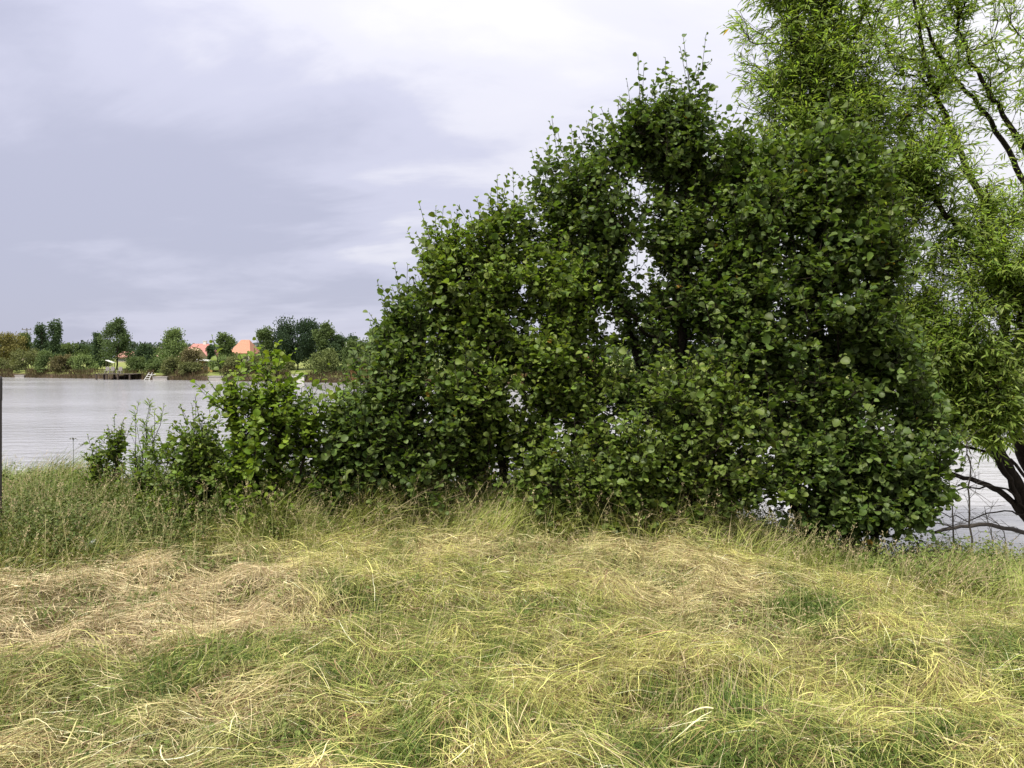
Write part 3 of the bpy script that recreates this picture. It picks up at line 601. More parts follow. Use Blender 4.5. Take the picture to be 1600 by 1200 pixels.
# chaff and broken bits of stalk on the thatch
rng = np.random.default_rng(77); x, y = scatter(90000, 2.2, 7.2, rng, p=1.0); k = y < bank_line(x) + .3; x, y = x[k], y[k]; n = len(x); s_ = strawness(x, y)[:, None]
Vc = blades(np.stack([x, y, ground(x, y) + np.abs(rng.normal(.03, .035, n))], -1), rng.uniform(0, 6.28, n), rng.normal(.1, .35, n), rng.uniform(.02, .08, n), rng.uniform(.0015, .004, n), rng.normal(0, .5, n), rng.normal(0, .4, n), 2, rng.normal(0, .8, n), taper=.4)
r1 = rng.random((n, 1)); c = np.where(r1 < .4, BR, np.where(r1 < .75, STRAW * .75, YG * (1 - s_) + STRAW * s_)) * rng.uniform(.5, 1.2, (n, 1))
tag(mesh_ob('grass_litter', Vc[0], [Vc[1]], MAT['grass'], col=np.repeat(np.clip(c, .01, .85), Vc[2], 0)), 'broken bits of dry straw littering the mown bank', 'litter', kind='stuff')
# short regrowth, tufts and thin stalks standing among it
rng = np.random.default_rng(72)
x, y = scatter(200000, 2.2, 7.2, rng, p=1.1); g = greenness(x, y); s = strawness(x, y)
g = np.maximum(g, .75 * sm(.44, .36, fbm(x * 3.4 + 9, y * 5.0, 49, 2)) * (vn(x * 1.3, y * 1.3, 50) > .4)); keep = (rng.random(len(x)) < (.14 + .8 * g) * (1 - .75 * s)) & (y < bank_line(x) + .5); x, y, g = x[keep], y[keep], g[keep]; n = len(x)
L_ = rng.uniform(.05, .15, n) * (1 + .6 * g)
V2 = blades(np.stack([x, y, ground(x, y) + .0], -1), rng.uniform(0, 6.28, n), rng.uniform(.7, 1.5, n), L_, rng.uniform(.0025, .0055, n), rng.normal(0, .5, n), rng.uniform(.2, 1.3, n), 3, rng.normal(0, .8, n))
mixp = rng.random((n, 1)); c = GR * (.6 + .6 * mixp) * .8 + YG * .35 * (1 - g[:, None]) ; c = c * rng.uniform(.7, 1.2, (n, 1))
tag(mesh_ob('green_regrowth', V2[0], [V2[1]], MAT['grass'], col=np.repeat(c, V2[2], 0)), 'short fresh green grass growing up between the cut swathes', 'grass', kind='stuff')
# upright grass with seed heads: along the bank, thin among the swathes
rng = np.random.default_rng(73)
def tallzone(x, y): return sm(-.35, .35, y - bank_line(x) + .35 * (fbm(x * 2, y * 2, 51) - .5))
xa, ya = scatter(190000, 4.6, 9.4, rng, p=1.3); tz = tallzone(xa, ya)
under = sm(.3, 1.1, ya - bank_line(xa)) * sm(-2.4, -1.6, xa) * sm(4.2, 3.6, xa)        # sparse below the thicket
keep = (rng.random(len(xa)) < tz * (1 - .6 * under * sm(.0, .8, ya - bank_line(xa)))) & (ya < edge(xa) + 1.0); xa, ya = xa[keep], ya[keep]
xb, yb = scatter(11000, 2.5, 7, rng, p=1.1); kb = rng.random(len(xb)) < sm(.42, .62, fbm(xb * 1.1, yb * 1.1, 55)) * (1 - .9 * strawness(xb, yb)) + .04; xb, yb = xb[kb], yb[kb]
x = np.r_[xa, xb]; y = np.r_[ya, yb]; inb = np.r_[np.ones(len(xa)), np.zeros(len(xb))]; n = len(x)
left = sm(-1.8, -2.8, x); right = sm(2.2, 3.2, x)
L_ = np.where(inb > 0, rng.uniform(.18, .56, n) * (.35 + 1.15 * fbm(x * 2.2, y * 2.2, 58)) * (1 + .05 * left) * (1 - .25 * right), rng.uniform(.15, .38, n))
L_ *= 1 - .35 * sm(7.6, 8.6, y) * (1 - left); L_ *= 1 + .35 * inb * sm(-.1, .3, y - bank_line(x)) * sm(1.2, .6, y - bank_line(x)) * (1 - left); L_ *= 1 - .5 * left * sm(8.3, 7.0, y) * inb
clx = rng.normal(0, .35, n) + (fbm(x * 1.4, y * 1.4, 60) - .5) * 7
V3 = blades(np.stack([x, y, ground(x, y)], -1), clx, np.clip(rng.normal(1.25, .22, n), .5, 1.55), L_, np.where(inb > 0, rng.uniform(.003, .0075, n), rng.uniform(.0018, .0032, n)), rng.normal(0, .3, n), rng.uniform(.1, 1.5, n) * inb + .3, 5, rng.normal(0, .9, n))
mixp = (rng.random((n, 1)) * .5 + .5 * fbm(x * 2.2, y * 2.2, 62)[:, None]); hot = sm(1.0, -.2, y - bank_line(x))[:, None]
c = GR * .85 * (1 - mixp) + (YG * .62 + GR * .42) * mixp; c = c * (1 - .5 * hot) + (YG * .7 + PALE * .3) * .5 * hot
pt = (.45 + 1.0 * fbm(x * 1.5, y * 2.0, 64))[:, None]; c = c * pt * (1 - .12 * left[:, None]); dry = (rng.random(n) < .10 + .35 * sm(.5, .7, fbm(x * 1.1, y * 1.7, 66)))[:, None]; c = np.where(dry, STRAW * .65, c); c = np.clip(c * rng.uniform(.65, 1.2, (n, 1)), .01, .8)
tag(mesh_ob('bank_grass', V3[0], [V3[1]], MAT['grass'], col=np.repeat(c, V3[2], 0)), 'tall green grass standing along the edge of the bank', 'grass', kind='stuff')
print('tall', n)
# seed heads: thin stalk with a loose panicle
ns = 4200; x, y = scatter(ns * 3, 3.2, 8.6, rng, p=1.3); pr = tallzone(x, y) * .8 * (1 - .6 * sm(-1.8, -2.6, x)) + .16; k = (rng.random(len(x)) < pr) & (y < edge(x) + .3); x, y = x[k], y[k]; n = len(x)
az = rng.uniform(0, 6.28, n); pi_ = np.clip(rng.normal(1.38, .12, n), .9, 1.57); L_ = rng.uniform(.28, .62, n) * (1 - .3 * sm(2, 3, x)); drp = rng.uniform(.1, .6, n); cu = rng.normal(0, .2, n)
Vs = blades(np.stack([x, y, ground(x, y)], -1), az, pi_, L_, np.full(n, .0028), cu, drp, 5, rng.normal(0, .8, n), taper=.5)
top = Vs[0].reshape(n, Vs[2], 3)[:, -2:].mean(1); td = norm(top - Vs[0].reshape(n, Vs[2], 3)[:, -4:-2].mean(1))
m_ = 11; hp = np.repeat(top, m_, 0) - np.repeat(td, m_, 0) * (rng.random(n * m_) * .09)[:, None] + rng.normal(0, .007, (n * m_, 3))
LV, LF, kk = place_leaves(hp, np.repeat(td, m_, 0) + rng.normal(0, .45, (n * m_, 3)), rng.normal(0, 1, (n * m_, 3)), rng.uniform(.010, .022, n * m_), 'narrow')
LV2 = LV; hc_ = np.repeat(np.array([.50, .40, .24]) * rng.uniform(.6, 1.1, (n, 1)), m_, 0)
V = np.vstack([Vs[0], LV2]); c = np.vstack([np.repeat(np.array([[.36, .34, .15]]) * rng.uniform(.6, 1.1, (n, 1)), Vs[2], 0), np.repeat(hc_, kk, 0)])
tag(mesh_ob('seeding_grass', V, [Vs[1], LF + len(Vs[0])], MAT['grass'], col=c), 'thin straw-coloured grass stalks with loose seed heads at the thicket foot', 'grass', kind='stuff')
# broad-leaved weeds
x, y = scatter(14000, 2.6, 8.9, rng, p=1.2); pr = np.maximum(tallzone(x, y) * (1.0 * sm(-1.2, -2.0, x) + .7 * sm(2.0, 3, x) + .25), greenness(x, y) * .55 + .03); k = (rng.random(len(x)) < pr) & (y < edge(x) + .5); x, y = x[k], y[k]; n = len(x)
tall = tallzone(x, y); h = rng.uniform(.04, .12, n) + tall * rng.uniform(.08, .34, n)
m_ = 22; i = np.repeat(np.arange(n), m_); u = rng.random(n * m_); a = rng.uniform(0, 6.28, n * m_)
pos = np.stack([x[i] + rng.normal(0, .05, n * m_), y[i] + rng.normal(0, .05, n * m_), ground(x[i], y[i]) + h[i] * u], -1)
tp = np.stack([np.cos(a), np.sin(a), rng.normal(.15, .35, n * m_)], -1)
LV, LF, kk = place_leaves(pos, tp, np.array([[0, 0, 1.]]) + rng.normal(0, .35, (n * m_, 3)), rng.uniform(.018, .045, n * m_) * (1 - .3 * u), 'oval')
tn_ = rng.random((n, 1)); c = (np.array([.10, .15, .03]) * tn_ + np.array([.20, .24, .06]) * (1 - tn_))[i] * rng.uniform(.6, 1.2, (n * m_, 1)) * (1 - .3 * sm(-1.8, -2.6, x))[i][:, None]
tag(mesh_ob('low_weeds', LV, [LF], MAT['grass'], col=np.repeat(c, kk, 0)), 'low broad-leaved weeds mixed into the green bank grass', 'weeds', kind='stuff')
# one pale woolly plant
bp_ = P(140, 872, 6.1); bp_[2] = float(ground(bp_[0], 6.1)) + .03; n = 26; a = np.arange(n) * 2.4
LV, LF, kk = place_leaves(np.tile(bp_ * 0, (n, 1)) + np.stack([.02 * np.cos(a), .02 * np.sin(a), np.arange(n) * .004], -1), np.stack([np.cos(a), np.sin(a), .3 + np.arange(n) * .04], -1), np.tile([[0, 0, 1.]], (n, 1)), np.linspace(.10, .05, n), 'oval')
o = mesh_ob('woolly_plant', LV, [LF], MAT['grass'], col=np.full((len(LV), 3), .55) * [.95, 1.02, .95]); o.location = bp_
tag(o, 'small pale silvery leaved plant where the green grass meets the straw patch', 'plant')

# ------------------------------------------------------------------ far shore
def far_plant(name, px, top, wid, back, kind, tones, label, cat, seed, n=1500, leaf=.17, base=None, group=None, trunk=None, lobes=None):
    """crown made of many small leaf clumps over a branching trunk. back = metres behind the shoreline"""
    rng = np.random.default_rng(seed); Y = 90.0
    for _ in range(8):
        X = (px - 800) / F * Y; Y = float(shore(X)) + back
    g = float(ground(X, Y)); tp = P(px, top, Y); H = tp[2] - g; Wd = wid * Y / F * (1.5 if kind != 'bush' else 1.15)
    c0 = np.array([X, Y, g]); C = []; 
    nl = lobes or {'round': 26, 'cone': 34, 'poplar': 24, 'bush': 20, 'spire': 26}[kind]
    for k in range(nl):
        u = (k + rng.random()) / nl; a = rng.uniform(0, 6.28)
        if kind == 'round': z = .22 + .70 * u; rr = math.sqrt(max(0, 1 - ((z - .60) / .44) ** 2)) * .38; s = .13
        elif kind == 'cone': z = .14 + .82 * u; rr = (.42 * (1 - z) ** .7) + .02; s = .075 + .07 * (1 - z)
        elif kind == 'spire': z = .10 + .86 * u; rr = (.36 * (1 - z) ** .5) * (.55 + .45 * math.sin(z * 9)) + .02; s = .09
        elif kind == 'poplar': z = .12 + .82 * u; rr = .26 * math.sin(math.pi * min(1, z * .85 + .15)) ** .7; s = .11
        else: z = .05 + .78 * u ** .8; rr = .42 * math.sqrt(max(0, 1 - (z / 1.02) ** 2)); s = .13
        rr *= rng.uniform(.55, 1.12)
        C.append((X + math.cos(a) * rr * Wd, Y + math.sin(a) * rr * Wd * .8, g + z * H, s * rng.uniform(.75, 1.35), a))
    C = np.array(C); sk = Skeleton()
    if kind == 'bush': sk.stem([[X, Y, g - .2], [X, Y, g + .35 * H]], 0, 0, step=.3, rng=rng, wob=.03)
    else: sk.stem([[X, Y, g - .2], [X + .1, Y, g + .45 * H], [X, Y, g + .93 * H]], 0, 0, step=.3, rng=rng, wob=.03)
    sk.grow(C[:, :3] * 1.0, .2, rng, step=.4); pos, par, rad, main = sk.finish(.025, 2.2, .22)
    root = empty(name, tuple(c0)); tv, tf = tubes(pos, par, rad, main, 5); mesh_ob('trunk', tv - c0, [tf], MAT['bark'], root, smooth=True)
    k = rng.integers(0, nl, n); d = norm(rng.normal(0, 1, (n, 3))); r_ = C[k, 3][:, None] * rng.random((n, 1)) ** .45
    ex = np.array([[Wd, Wd * .9, min(H, Wd * 1.6)]]) ; p = C[k, :3] + d * r_ * ex
    # ragged outline: some leaf sprays reach out and up
    sp_ = rng.random(n) < .28; p[sp_] += (d[sp_] * [1, 1, .7] + [0, 0, .35]) * (rng.random((sp_.sum(), 1)) * .07 * Wd + .05)
    p[:, 2] = np.maximum(p[:, 2], g + .05)
    t_ = norm(d + rng.normal(0, .6, (n, 3)) + ([0, 0, .5] if kind != 'bush' else [0, 0, .2]))
    LV, LF, kk = place_leaves(p, t_, d + rng.normal(0, .5, (n, 3)) + [0, 0, .5], leaf * rng.uniform(.6, 1.5, n), 'oval')
    tn_ = np.clip(rng.random(nl)[k] * .6 + rng.random(n) * .4, 0, 1)[:, None]; t0, t1 = map(np.array, tones)
    c = np.clip((t0 * (1 - tn_) + t1 * tn_) * rng.uniform(.8, 1.2, (n, 1)), .005, .9)
    mesh_ob('crown', LV - c0, [LF], MAT['far'], root, col=np.repeat(c, kk, 0))
    return tag(root, label, cat, group)
DK = ((.050, .080, .042), (.085, .125, .06)); MD = ((.080, .115, .045), (.14, .185, .07)); OL = ((.105, .12, .05), (.18, .19, .08))
BRN = ((.11, .10, .05), (.17, .15, .075)); LG = ((.115, .16, .06), (.20, .26, .10)); YO = ((.16, .15, .05), (.24, .21, .08))
GT = 'trees on the far shore'; GBU = 'bushes on the far shore'
T_ = [  # name, px, top row, width px, metres back, kind, tones, label
 ('far_tree', 4, 522, 44, 6, 'round', YO, 'yellowish olive tree on the far shore, cut by the left frame edge'),
 ('far_tree', 40, 521, 34, 9, 'spire', MD, 'far tree just beneath the crossarm of the utility pole'),
 ('far_tree', 66, 506, 24, 8, 'poplar', DK, 'slim dark far tree, left one of the pair with pointed tops'),
 ('far_tree', 86, 503, 32, 8, 'spire', DK, 'taller far tree, right one of the pair with pointed tops'),
 ('far_tree', 111, 538, 34, 14, 'round', MD, 'low rounded far tree right of the pair with pointed tops'),
 ('far_tree', 135, 539, 26, 16, 'round', DK, 'small dark far tree with flat top, left of the lawn'),
 ('far_tree', 152, 521, 26, 10, 'spire', DK, 'dark narrow far tree touching the tallest far tree from the left'),
 ('far_tree', 183, 499, 46, 11, 'cone', ((.075, .11, .05), (.13, .175, .075)), 'tall cone-shaped far tree standing on the lawn behind the wooden jetty'),
 ('far_tree', 229, 540, 36, 8, 'cone', DK, 'small dark conical far tree right of the lawn, above the white ladder'),
 ('far_tree', 272, 516, 44, 7, 'cone', LG, 'pale green pointed far tree between the beige roof and the pink-red roof'),
 ('far_tree', 330, 541, 20, 12, 'spire', DK, 'small dark far conifer right of the white chimney'),
 ('far_tree', 353, 523, 40, 8, 'spire', MD, 'far tree between the pink-red roof and the orange roof'),
 ('far_tree', 416, 514, 38, 10, 'spire', MD, 'far tree just right of the orange roof, behind the bright sapling'),
 ('far_tree', 465, 501, 62, 14, 'round', ((.032, .056, .034), (.058, .085, .046)), 'large round very dark far tree, the widest crown across the lake'),
 ('far_tree', 506, 507, 44, 13, 'spire', MD, 'ragged topped far tree just right of the large round dark one'),
 ('far_tree', 536, 524, 42, 15, 'round', DK, 'rounded far tree behind the pale pole'),
 ('far_tree', 560, 534, 40, 8, 'round', MD, 'green far tree just right of the pale pole'),
 ('far_tree', 590, 514, 44, 7, 'poplar', LG, 'pale green far tree nearest the left edge of the alder thicket'),
 ('far_tree', 632, 520, 50, 8, 'round', MD, 'far tree hidden behind the left alder leaves'),
 ('far_tree', 430, 540, 40, 18, 'round', DK, 'dark far tree low behind the bright sapling top'),
]
for i, (nm, px, top, w, bk, kd, tn_, lb) in enumerate(T_):
    far_plant(nm, px, top, w, bk, kd, tn_, lb, 'tree', 200 + i, n=int(2200 + w * w * 3.2), group=GT, leaf=.16)
B_ = [
 (10, 560, 40, 2, OL, 'olive far bush at the left frame edge below the yellowish tree'),
 (45, 543, 50, 2.5, OL, 'olive far bush beneath the utility pole'),
 (80, 547, 42, 2, MD, 'green far bush below the pair of pointed trees'),
 (104, 553, 40, 1.8, BRN, 'brownish far bush right below the pair of pointed trees'),
 (130, 552, 36, 2.5, LG, 'light green far bush left of the lawn'),
 (215, 557, 30, 3.5, MD, 'dark green far bush at the right end of the lawn'),
 (246, 560, 38, 2.5, MD, 'green far bush in front of the long beige roof'),
 (272, 558, 40, 2, OL, 'olive far bush at the foot of the pale pointed tree'),
 (298, 541, 34, 3, BRN, 'tall brownish olive far bush left of the pink-red roof'),
 (300, 566, 36, 1.5, OL, 'low olive far bush left of the wooden hut'),
 (345, 556, 40, 3, LG, 'green far bush right of the wooden hut'),
 (375, 556, 44, 2, OL, 'olive far bush below the orange roof'),
 (362, 570, 34, 1.5, BRN, 'low brown far bush right of the pale landing slab'),
 (402, 556, 36, 3, OL, 'far bush right below the orange roof, left of the bright sapling'),
 (440, 560, 40, 2.5, OL, 'far bush between the bright sapling and the concrete landing'),
 (503, 544, 48, 2, ((.10, .125, .045), (.17, .20, .075)), 'broad willowy far bush right of the concrete landing'),
 (535, 571, 26, 3, LG, 'small bright green far bush at the foot of the pale pole'),
 (562, 556, 34, 2, OL, 'olive far bush behind the brown reeds'),
 (592, 552, 40, 2, MD, 'green far bush beside the left edge of the alder thicket'),
 (640, 556, 60, 2, MD, 'far bush hidden behind the left alder leaves'),
]
for i, (px, top, w, bk, tn_, lb) in enumerate(B_):
    far_plant('far_bush', px, top, w, bk, 'bush', tn_, lb, 'bush', 300 + i, n=int(1300 + w * 50), group=GBU, leaf=.14)
# trees further along the shore, seen through the leaves
for i, (px, top, w, lb) in enumerate([(740, 535, 90, 'far tree glimpsed through the left alder'), (850, 530, 80, 'far tree left of the roof glimpsed through the thicket'), (1000, 535, 90, 'far tree right of the roof glimpsed through the thicket'), (1140, 540, 90, 'far tree glimpsed through the middle of the thicket'),
        (1300, 538, 100, 'far tree glimpsed through the dark right alder'), (1440, 535, 90, 'far tree glimpsed between the dark right alder and the willow'), (1560, 540, 100, 'far tree glimpsed low behind the willow')]):
    far_plant('far_tree', px, top, w, 9, 'round', MD, lb, 'tree', 340 + i, n=1800, group=GT, leaf=.24)

# reeds and rough growth along the far waterline (one mass)
rng = np.random.default_rng(81); n = 26000; x = rng.uniform(-92, 30, n); dY = rng.uniform(-.6, 1.9, n); y = shore(x) + 2.2 * (fbm(x * 0.12, x * 0 + 3.3, 4) - .5) + dY
px_ = x / y * F + 800; dens = sm(.30, .55, fbm(x * .35, x * 0 + .5, 83)); dens = np.where((px_ > 146) & (px_ < 222), .35, dens); dens = np.where((px_ > 548) & (px_ < 640), 1, dens)
for a_, b_ in ((20, 40), (240, 262), (325, 350), (455, 478)): dens = np.where((px_ > a_) & (px_ < b_), .0, dens)
k = rng.random(n) < dens; x, y, px_ = x[k], y[k], px_[k]; n = len(x); L_ = rng.uniform(.25, .75, n) * np.where((px_ > 548) & (px_ < 640), 1.7, 1)
Vr = blades(np.stack([x, y, np.maximum(ground(x, y), WATER - .1)], -1), rng.uniform(0, 6.28, n), rng.normal(1.35, .2, n), L_, rng.uniform(.03, .07, n), rng.normal(0, .3, n), rng.uniform(0, .8, n), 2, rng.normal(0, .8, n))
t_ = rng.random((n, 1)); c = np.array([.13, .085, .055]) * t_ + np.array([.075, .075, .035]) * (1 - t_); c = np.where(((px_ > 548))[:, None], c * [1.5, 1.15, .95], c)
tag(mesh_ob('shore_reeds', Vr[0], [Vr[1]], MAT['far'], col=np.repeat(c * rng.uniform(.6, 1.3, (n, 1)), Vr[2], 0)), 'brownish reeds and rough growth along the far waterline', 'reeds', kind='stuff')
# distant wood on the horizon
n = 30000; x = rng.uniform(-330, 330, n); hh = 2.6 + 3.6 * fbm(x * .05, x * 0, 91, 3) + 1.5 * vn(x * .35, x * 0, 92); y = 262 + rng.uniform(-6, 6, n) + 12 * vn(x * .02, x * 0, 95); z = 1.2 + hh * rng.random(n) ** .6
LV, LF, kk = place_leaves(np.stack([x, y, z], -1), rng.normal(0, 1, (n, 3)), rng.normal(0, 1, (n, 3)), rng.uniform(.6, 1.4, n), 'oval')
c = np.array([[.08, .10, .085]]) * rng.uniform(.7, 1.4, (n, 1)); tag(mesh_ob('distant_wood', LV, [LF], MAT['far'], col=np.repeat(c, kk, 0)), 'dark line of woods along the horizon behind the houses', 'woods', kind='stuff')

# ---- buildings and shore furniture
def box(x0, x1, y0, y1, z0, z1):
    V = np.array([[x, y, z] for z in (z0, z1) for x, y in ((x0, y0), (x1, y0), (x1, y1), (x0, y1))], float)
    return V, np.array([[3, 2, 1, 0], [4, 5, 6, 7], [0, 1, 5, 4], [1, 2, 6, 5], [2, 3, 7, 6], [3, 0, 4, 7]])
def boxes(bs):
    Vs, Fs = [], []; k = 0
    for b_ in bs: v, f_ = box(*b_); Vs.append(v); Fs.append(f_ + k); k += 8
    return np.vstack(Vs), np.vstack(Fs)
def mplain(name, c, r=.8, nz_=.2, sc_=3): return pmat(name, c, r, .2, noise_amt=nz_, nscale=sc_)
MW = mplain('cream_render', (.50, .43, .32)); MGL = pmat('window_glass', (.03, .035, .04), .1, .6); MWH = mplain('white_paint', (.6, .6, .58), nz_=.06)
MLT = mplain('light_concrete', (.5, .48, .45))
MPL = mplain('faded_plastic', (.26, .24, .23))
MCON = mplain('pale_concrete', (.32, .30, .28), nz_=.2, sc_=5); MWOOD = mplain('grey_wood', (.07, .055, .045), nz_=.4, sc_=8); MOCH = mplain('ochre_boards', (.36, .25, .10), nz_=.3, sc_=4)
def tiles(name, c):
    m = bpy.data.materials.new(name); m.use_nodes = True; t = m.node_tree; b = t.nodes['Principled BSDF']; b.inputs['Roughness'].default_value = .8
    g = t.nodes.new('ShaderNodeTexCoord'); w = t.nodes.new('ShaderNodeTexBrick'); w.inputs['Scale'].default_value = 3.0; w.inputs['Mortar Size'].default_value = .03
    w.inputs['Color1'].default_value = (*c, 1); w.inputs['Color2'].default_value = (*[q * .8 for q in c], 1); w.inputs['Mortar'].default_value = (*[q * .45 for q in c], 1)
    t.links.new(g.outputs['Object'], w.inputs['Vector']); t.links.new(w.outputs[0], b.inputs['Base Color']); return m
def house(px, ridge_row, eave_row, wid, Y, roofc, label, hip=.0, dep=7, rot=0.0, chimney=None, name='far_house', wallm=None, over=.35, nwin=3):
    X = (px - 800) / F * Y; g = float(ground(X, Y)) - .1; zr = P(px, ridge_row, Y)[2]; ze = P(px, eave_row, Y)[2]; w = wid * Y / F
    root = empty(name, (X, Y, g)); root.rotation_euler[2] = rot; H = ze - g; R_ = zr - g; hw = w / 2; hd = dep / 2
    v, f_ = box(-hw + over, hw - over, -hd + over, hd - over, 0, H - .02)
    gab = [] 
    wv = v; wf = f_
    wall = mesh_ob('wall', wv, [wf], wallm or MW, root)
    rx = hw * (1 - hip)
    th = .14
    V = np.array([[-hw, -hd, H], [hw, -hd, H], [hw, hd, H], [-hw, hd, H], [-rx, 0, R_], [rx, 0, R_],
                  [-hw, -hd, H - th], [hw, -hd, H - th], [hw, hd, H - th], [-hw, hd, H - th]], float)
    q = [[0, 1, 5, 4], [2, 3, 4, 5], [6, 9, 8, 7], [0, 6, 7, 1], [1, 7, 8, 2], [2, 8, 9, 3], [3, 9, 6, 0]]
    rf = mesh_ob('roof', V, [q, [[1, 2, 5], [3, 0, 4]]], tiles(name + '_tiles', roofc), root)
    if chimney:
        cxp, ch = chimney; cx_ = (cxp - px) * Y / F; mesh_ob('chimney', boxes([(cx_ - .32, cx_ + .32, -.3, .3, R_ - 1.2, R_ + ch), (cx_ - .38, cx_ + .38, -.36, .36, R_ + ch + .002, R_ + ch + .12)])[0], [boxes([(0, 1, 0, 1, 0, 1)] * 2)[1]], MWH, rf)
    for k in range(nwin):
        u = -hw + over + (k + .5) * (2 * hw - 2 * over) / nwin; zt = min(H - .35, 2.1); zb = max(.3, zt - 1.2)
        if zt - zb < .4: continue
        wn = mesh_ob('window', *[(lambda r: (r[0], [r[1]]))(boxes([(u - .55, u + .55, -hd + over - .06, -hd + over - .003, zb, zb + .07), (u - .55, u + .55, -hd + over - .06, -hd + over - .003, zt - .07, zt), (u - .55, u - .48, -hd + over - .06, -hd + over - .003, zb + .07, zt - .07), (u + .48, u + .55, -hd + over - .06, -hd + over - .003, zb + .07, zt - .07)]))][0], MWH, root)
        v, f_ = box(u - .48, u + .48, -hd + over - .03, -hd + over - .005, zb + .07, zt - .07); mesh_ob('pane', v, [f_], MGL, wn)
    return tag(root, label, 'house', 'houses on the far shore')
house(19, 552, 562, 22, 124, (.55, .44, .34), 'small far building with a pale beige roof near the left frame edge', dep=6, rot=.3, nwin=2)
house(207, 549, 558, 30, 150, (.52, .26, .20), 'low far house with a dull pinkish roof at the back of the lawn', dep=6)
house(250, 551, 558, 44, 160, (.52, .37, .26), 'long low far building with a beige roof right of the small conical tree', dep=7)
house(293, 544, 557, 40, 150, (.45, .33, .20), 'far house with a dusty tan roof behind the brownish bush', dep=7, nwin=2)
house(315, 537, 556, 44, 170, (.50, .21, .18), 'far house with a pink-red tiled roof and a white chimney', hip=.45, dep=8, chimney=(321, .5))
house(384, 531, 552, 34, 170, (.52, .24, .15), 'far house with a bright orange hipped roof', hip=.62, dep=8)
house(905, 556, 580, 70, 110, (.50, .15, .12), 'far house with a red roof glimpsed through gaps in the thicket', hip=.3, dep=8)
house(1186, 560, 584, 60, 110, (.50, .42, .33), 'far house with a pale roof glimpsed through the right of the thicket', hip=.2, dep=8)
# wooden hut with a white roof edge
Yh = float(shore(-40)) + 6; hx = (325 - 800) / F * Yh; g = float(ground(hx, Yh)) - .05; root = empty('garden_hut', (hx, Yh, g)); hz = P(325, 564, Yh)[2] - g
v, f_ = box(-.85, .85, -.8, .8, 0, hz - .02); mesh_ob('wall', v, [f_], MOCH, root)
V = np.array([[-1.15, -1.1, hz + .22], [1.15, -1.1, hz], [1.15, 1.1, hz], [-1.15, 1.1, hz + .22], [-1.15, -1.1, hz + .12], [1.15, -1.1, hz - .10], [1.15, 1.1, hz - .10], [-1.15, 1.1, hz + .12]]); mesh_ob('roof', V, [box(0, 1, 0, 1, 0, 1)[1][:, ::-1]], MWH, root)
v, f_ = box(-.25, .30, -.84, -.803, .02, hz * .85); mesh_ob('door', v, [f_], MWOOD, root); tag(root, 'small ochre wooden hut with a white sloping roof, near the far waterline', 'hut')
# white canopy on posts on the lawn
Yc = 104.0; q = P(172, 565, Yc); g = float(ground(q[0], Yc)); root = empty('garden_canopy', (q[0], Yc, g)); h = q[2] - g
V = np.array([[-.45, -.4, h + .22], [.5, -.4, h - .12], [.5, .4, h - .12], [-.45, .4, h + .22], [-.45, -.4, h + .15], [.5, -.4, h - .19], [.5, .4, h - .19], [-.45, .4, h + .15]]); mesh_ob('roof', V, [box(0, 1, 0, 1, 0, 1)[1][:, ::-1]], MWH, root)
for sx in (-.38, .42):
    for sy in (-.3, .3): v, f_ = box(sx - .03, sx + .03, sy - .03, sy + .03, 0, h - .2 if sx > 0 else h + .1); mesh_ob('post', v, [f_], MWOOD, root)
tag(root, 'small white tilted canopy on posts on the far lawn, under the tall conical tree', 'canopy')
# jetty, landings, ladder
def at_shore(px, dy=0):
    Y = 90.
    for _ in range(8): Y = float(shore((px - 800) / F * Y))
    Y += dy; return (px - 800) / F * Y, Y
x0, y0 = at_shore(184, -2.2); root = empty('wooden_jetty', (x0, y0, WATER)); mesh_ob('deck', *(lambda r: (r[0], [r[1]]))(boxes([(-2.3 + i * .31, -2.3 + i * .31 + .28, -.9, 2.6, .62, .70) for i in range(15)])), MWOOD, root)
for sx in (-2.1, -.9, .4, 1.8):
    for sy in (-.8, .9): v, f_ = box(sx - .08, sx + .08, sy - .08, sy + .08, -.6, .615); mesh_ob('post', v, [f_], MWOOD, root)
tag(root, 'dark wooden jetty on posts at the far waterline below the lawn', 'jetty')
for j, (px, sh) in enumerate(((167, 'leftmost'), (175, 'middle'), (187, 'rightmost'))):
    xx, yy = at_shore(px, -2.6); zz = WATER + .705; v, f_ = boxes([(-.22, .22, -.2, .2, .33, .37), (-.22, .22, .18, .22, .372, .78)] + [(sx - .02, sx + .02, sy - .02, sy + .02, 0, .328) for sx in (-.19, .19) for sy in (-.17, .17)])
    o = empty('garden_chair', (xx, yy, zz)); v, f_ = box(-.22, .22, -.2, .2, .33, .37); mesh_ob('seat', v, [f_], MPL, o); v, f_ = box(-.22, .22, .16, .2, .373, .8); mesh_ob('backrest', v, [f_], MPL, o)
    for sx in (-.19, .19):
        for sy in (-.17, .17): v, f_ = box(sx - .02, sx + .02, sy - .02, sy + .02, 0, .328); mesh_ob('leg', v, [f_], MPL, o)
    tag(o, sh + ' of the three dull grey chairs on the wooden jetty', 'chair', 'chairs on the jetty')
x0, y0 = at_shore(232, -1.2); root = empty('bathing_ladder', (x0, y0, WATER - .1))
def bar(a, b_, r_): 
    sk = Skeleton(); sk.add(a, -1, r_); sk.add(b_, 0, r_); return tubes(np.array(sk.pos), np.array(sk.par), np.array([r_, r_]), np.array([1, -1]), 6)
for k, (a, b_) in enumerate((((-.55, -.1, 0), (-.05, .3, .95)), ((.05, -.1, 0), (.3, .3, .95)))): v, f_ = bar(a, b_, .035); mesh_ob('rail', v, [f_], MWH, root)
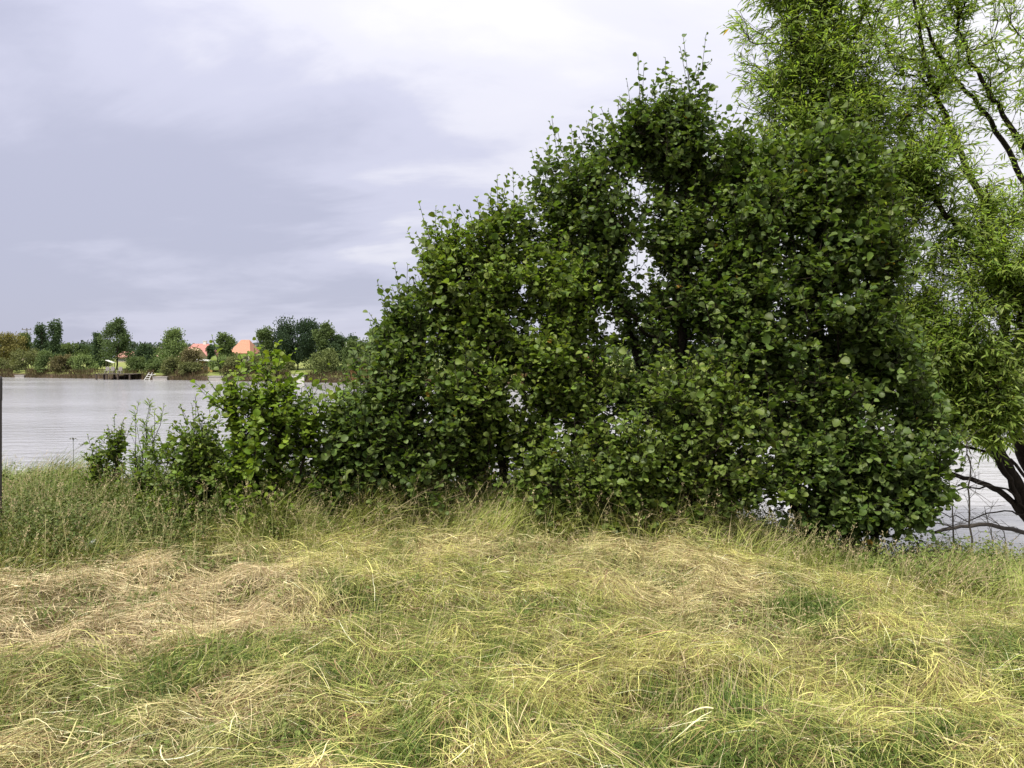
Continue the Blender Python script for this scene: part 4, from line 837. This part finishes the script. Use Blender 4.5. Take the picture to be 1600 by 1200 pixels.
for u in (.25, .5, .75): v, f_ = bar((-.55 + .5 * u, -.1 + .4 * u, .95 * u), (.05 + .25 * u, -.1 + .4 * u, .95 * u), .028); mesh_ob('rung', v, [f_], MWH, root)
v, f_ = bar((.2, .2, .62), (.75, .2, .78), .03); mesh_ob('handrail', v, [f_], MWH, root)
tag(root, 'white bathing ladder slanting into the water at the far shore', 'ladder')
def slab(px0, px1, row0, row1, label, mat, dy=-.4):
    xc, yc = at_shore((px0 + px1) / 2, dy); hw = (px1 - px0) / 2 * yc / F; zt = P(px0, row0, yc)[2]; zt = max(zt, WATER + .12)
    bs = [(-hw, hw, -.25, 1.6, -.5, zt - WATER - .08), (-hw - .05, hw + .05, -.3, 1.65, zt - WATER - .078, zt - WATER)]
    root = empty('concrete_landing', (xc, yc, WATER)); v, f_ = box(*bs[0]); mesh_ob('wall', v, [f_], mat, root); v, f_ = box(*bs[1]); mesh_ob('top_slab', v, [f_], MCON, root)
    tag(root, label, 'landing', 'concrete landings on the far shore')
slab(25, 39, 586, 589, 'pale concrete landing below the small beige-roofed building at the far left', MCON)
slab(240, 262, 588.5, 591, 'low pale landing just right of the white ladder', MCON)
slab(327, 349, 587.5, 592, 'pale landing slab below the wooden hut', MCON)
slab(457, 476, 585, 596, 'tall whitish concrete landing right of the bright sapling', MLT)
# poles
def pole(px, row, Y, arms, label, m_, grp=None, r_=.1):
    q = P(px, row, Y); g = float(ground(q[0], Y)) - .3; root = empty('utility_pole' if arms else 'flag_pole', (q[0], Y, g)); h = q[2] - g; v, f_, c_ = cyl([(0, 0, 0), (0, 0, h * .5), (0, 0, h)], [r_, r_ * .85, r_ * .7]); mesh_ob('pole', v, [f_, c_], m_, root)
    for k in range(arms):
        z = h - .25 - k * .9; v, f_ = box(-.95 + .2 * k, .95 - .2 * k, -.16, -.08 if r_ > .09 else -.07, z - .07, z + .07); arm = mesh_ob('crossarm', v, [f_], m_, root)
        for sx in (-.8, 0, .8):
            v, f_, c_ = cyl([(sx * (1 - .2 * k), -.12, z + .072), (sx * (1 - .2 * k), -.12, z + .2), (sx * (1 - .2 * k), -.12, z + .32)], [.06, .09, .04], 6); mesh_ob('insulator', v, [f_, c_], m_, arm)
    tag(root, label, 'pole', grp)
MG = mplain('weathered_pole', (.16, .15, .15))
pole(42, 513, 150, 2, 'tall utility pole with two crossarms above the far trees at the left', MG, 'utility poles', .14)
pole(240, 541, 210, 1, 'small distant utility pole, left of the two above the long beige roof', MG, 'utility poles', .12)
pole(252, 542, 215, 1, 'small distant utility pole, right of the two above the long beige roof', MG, 'utility poles', .12)
pole(541, 534, 90, 0, 'thin pale pole standing among the far bushes right of the ragged tree', mplain('pale_pole', (.6, .62, .5)), None, .06)
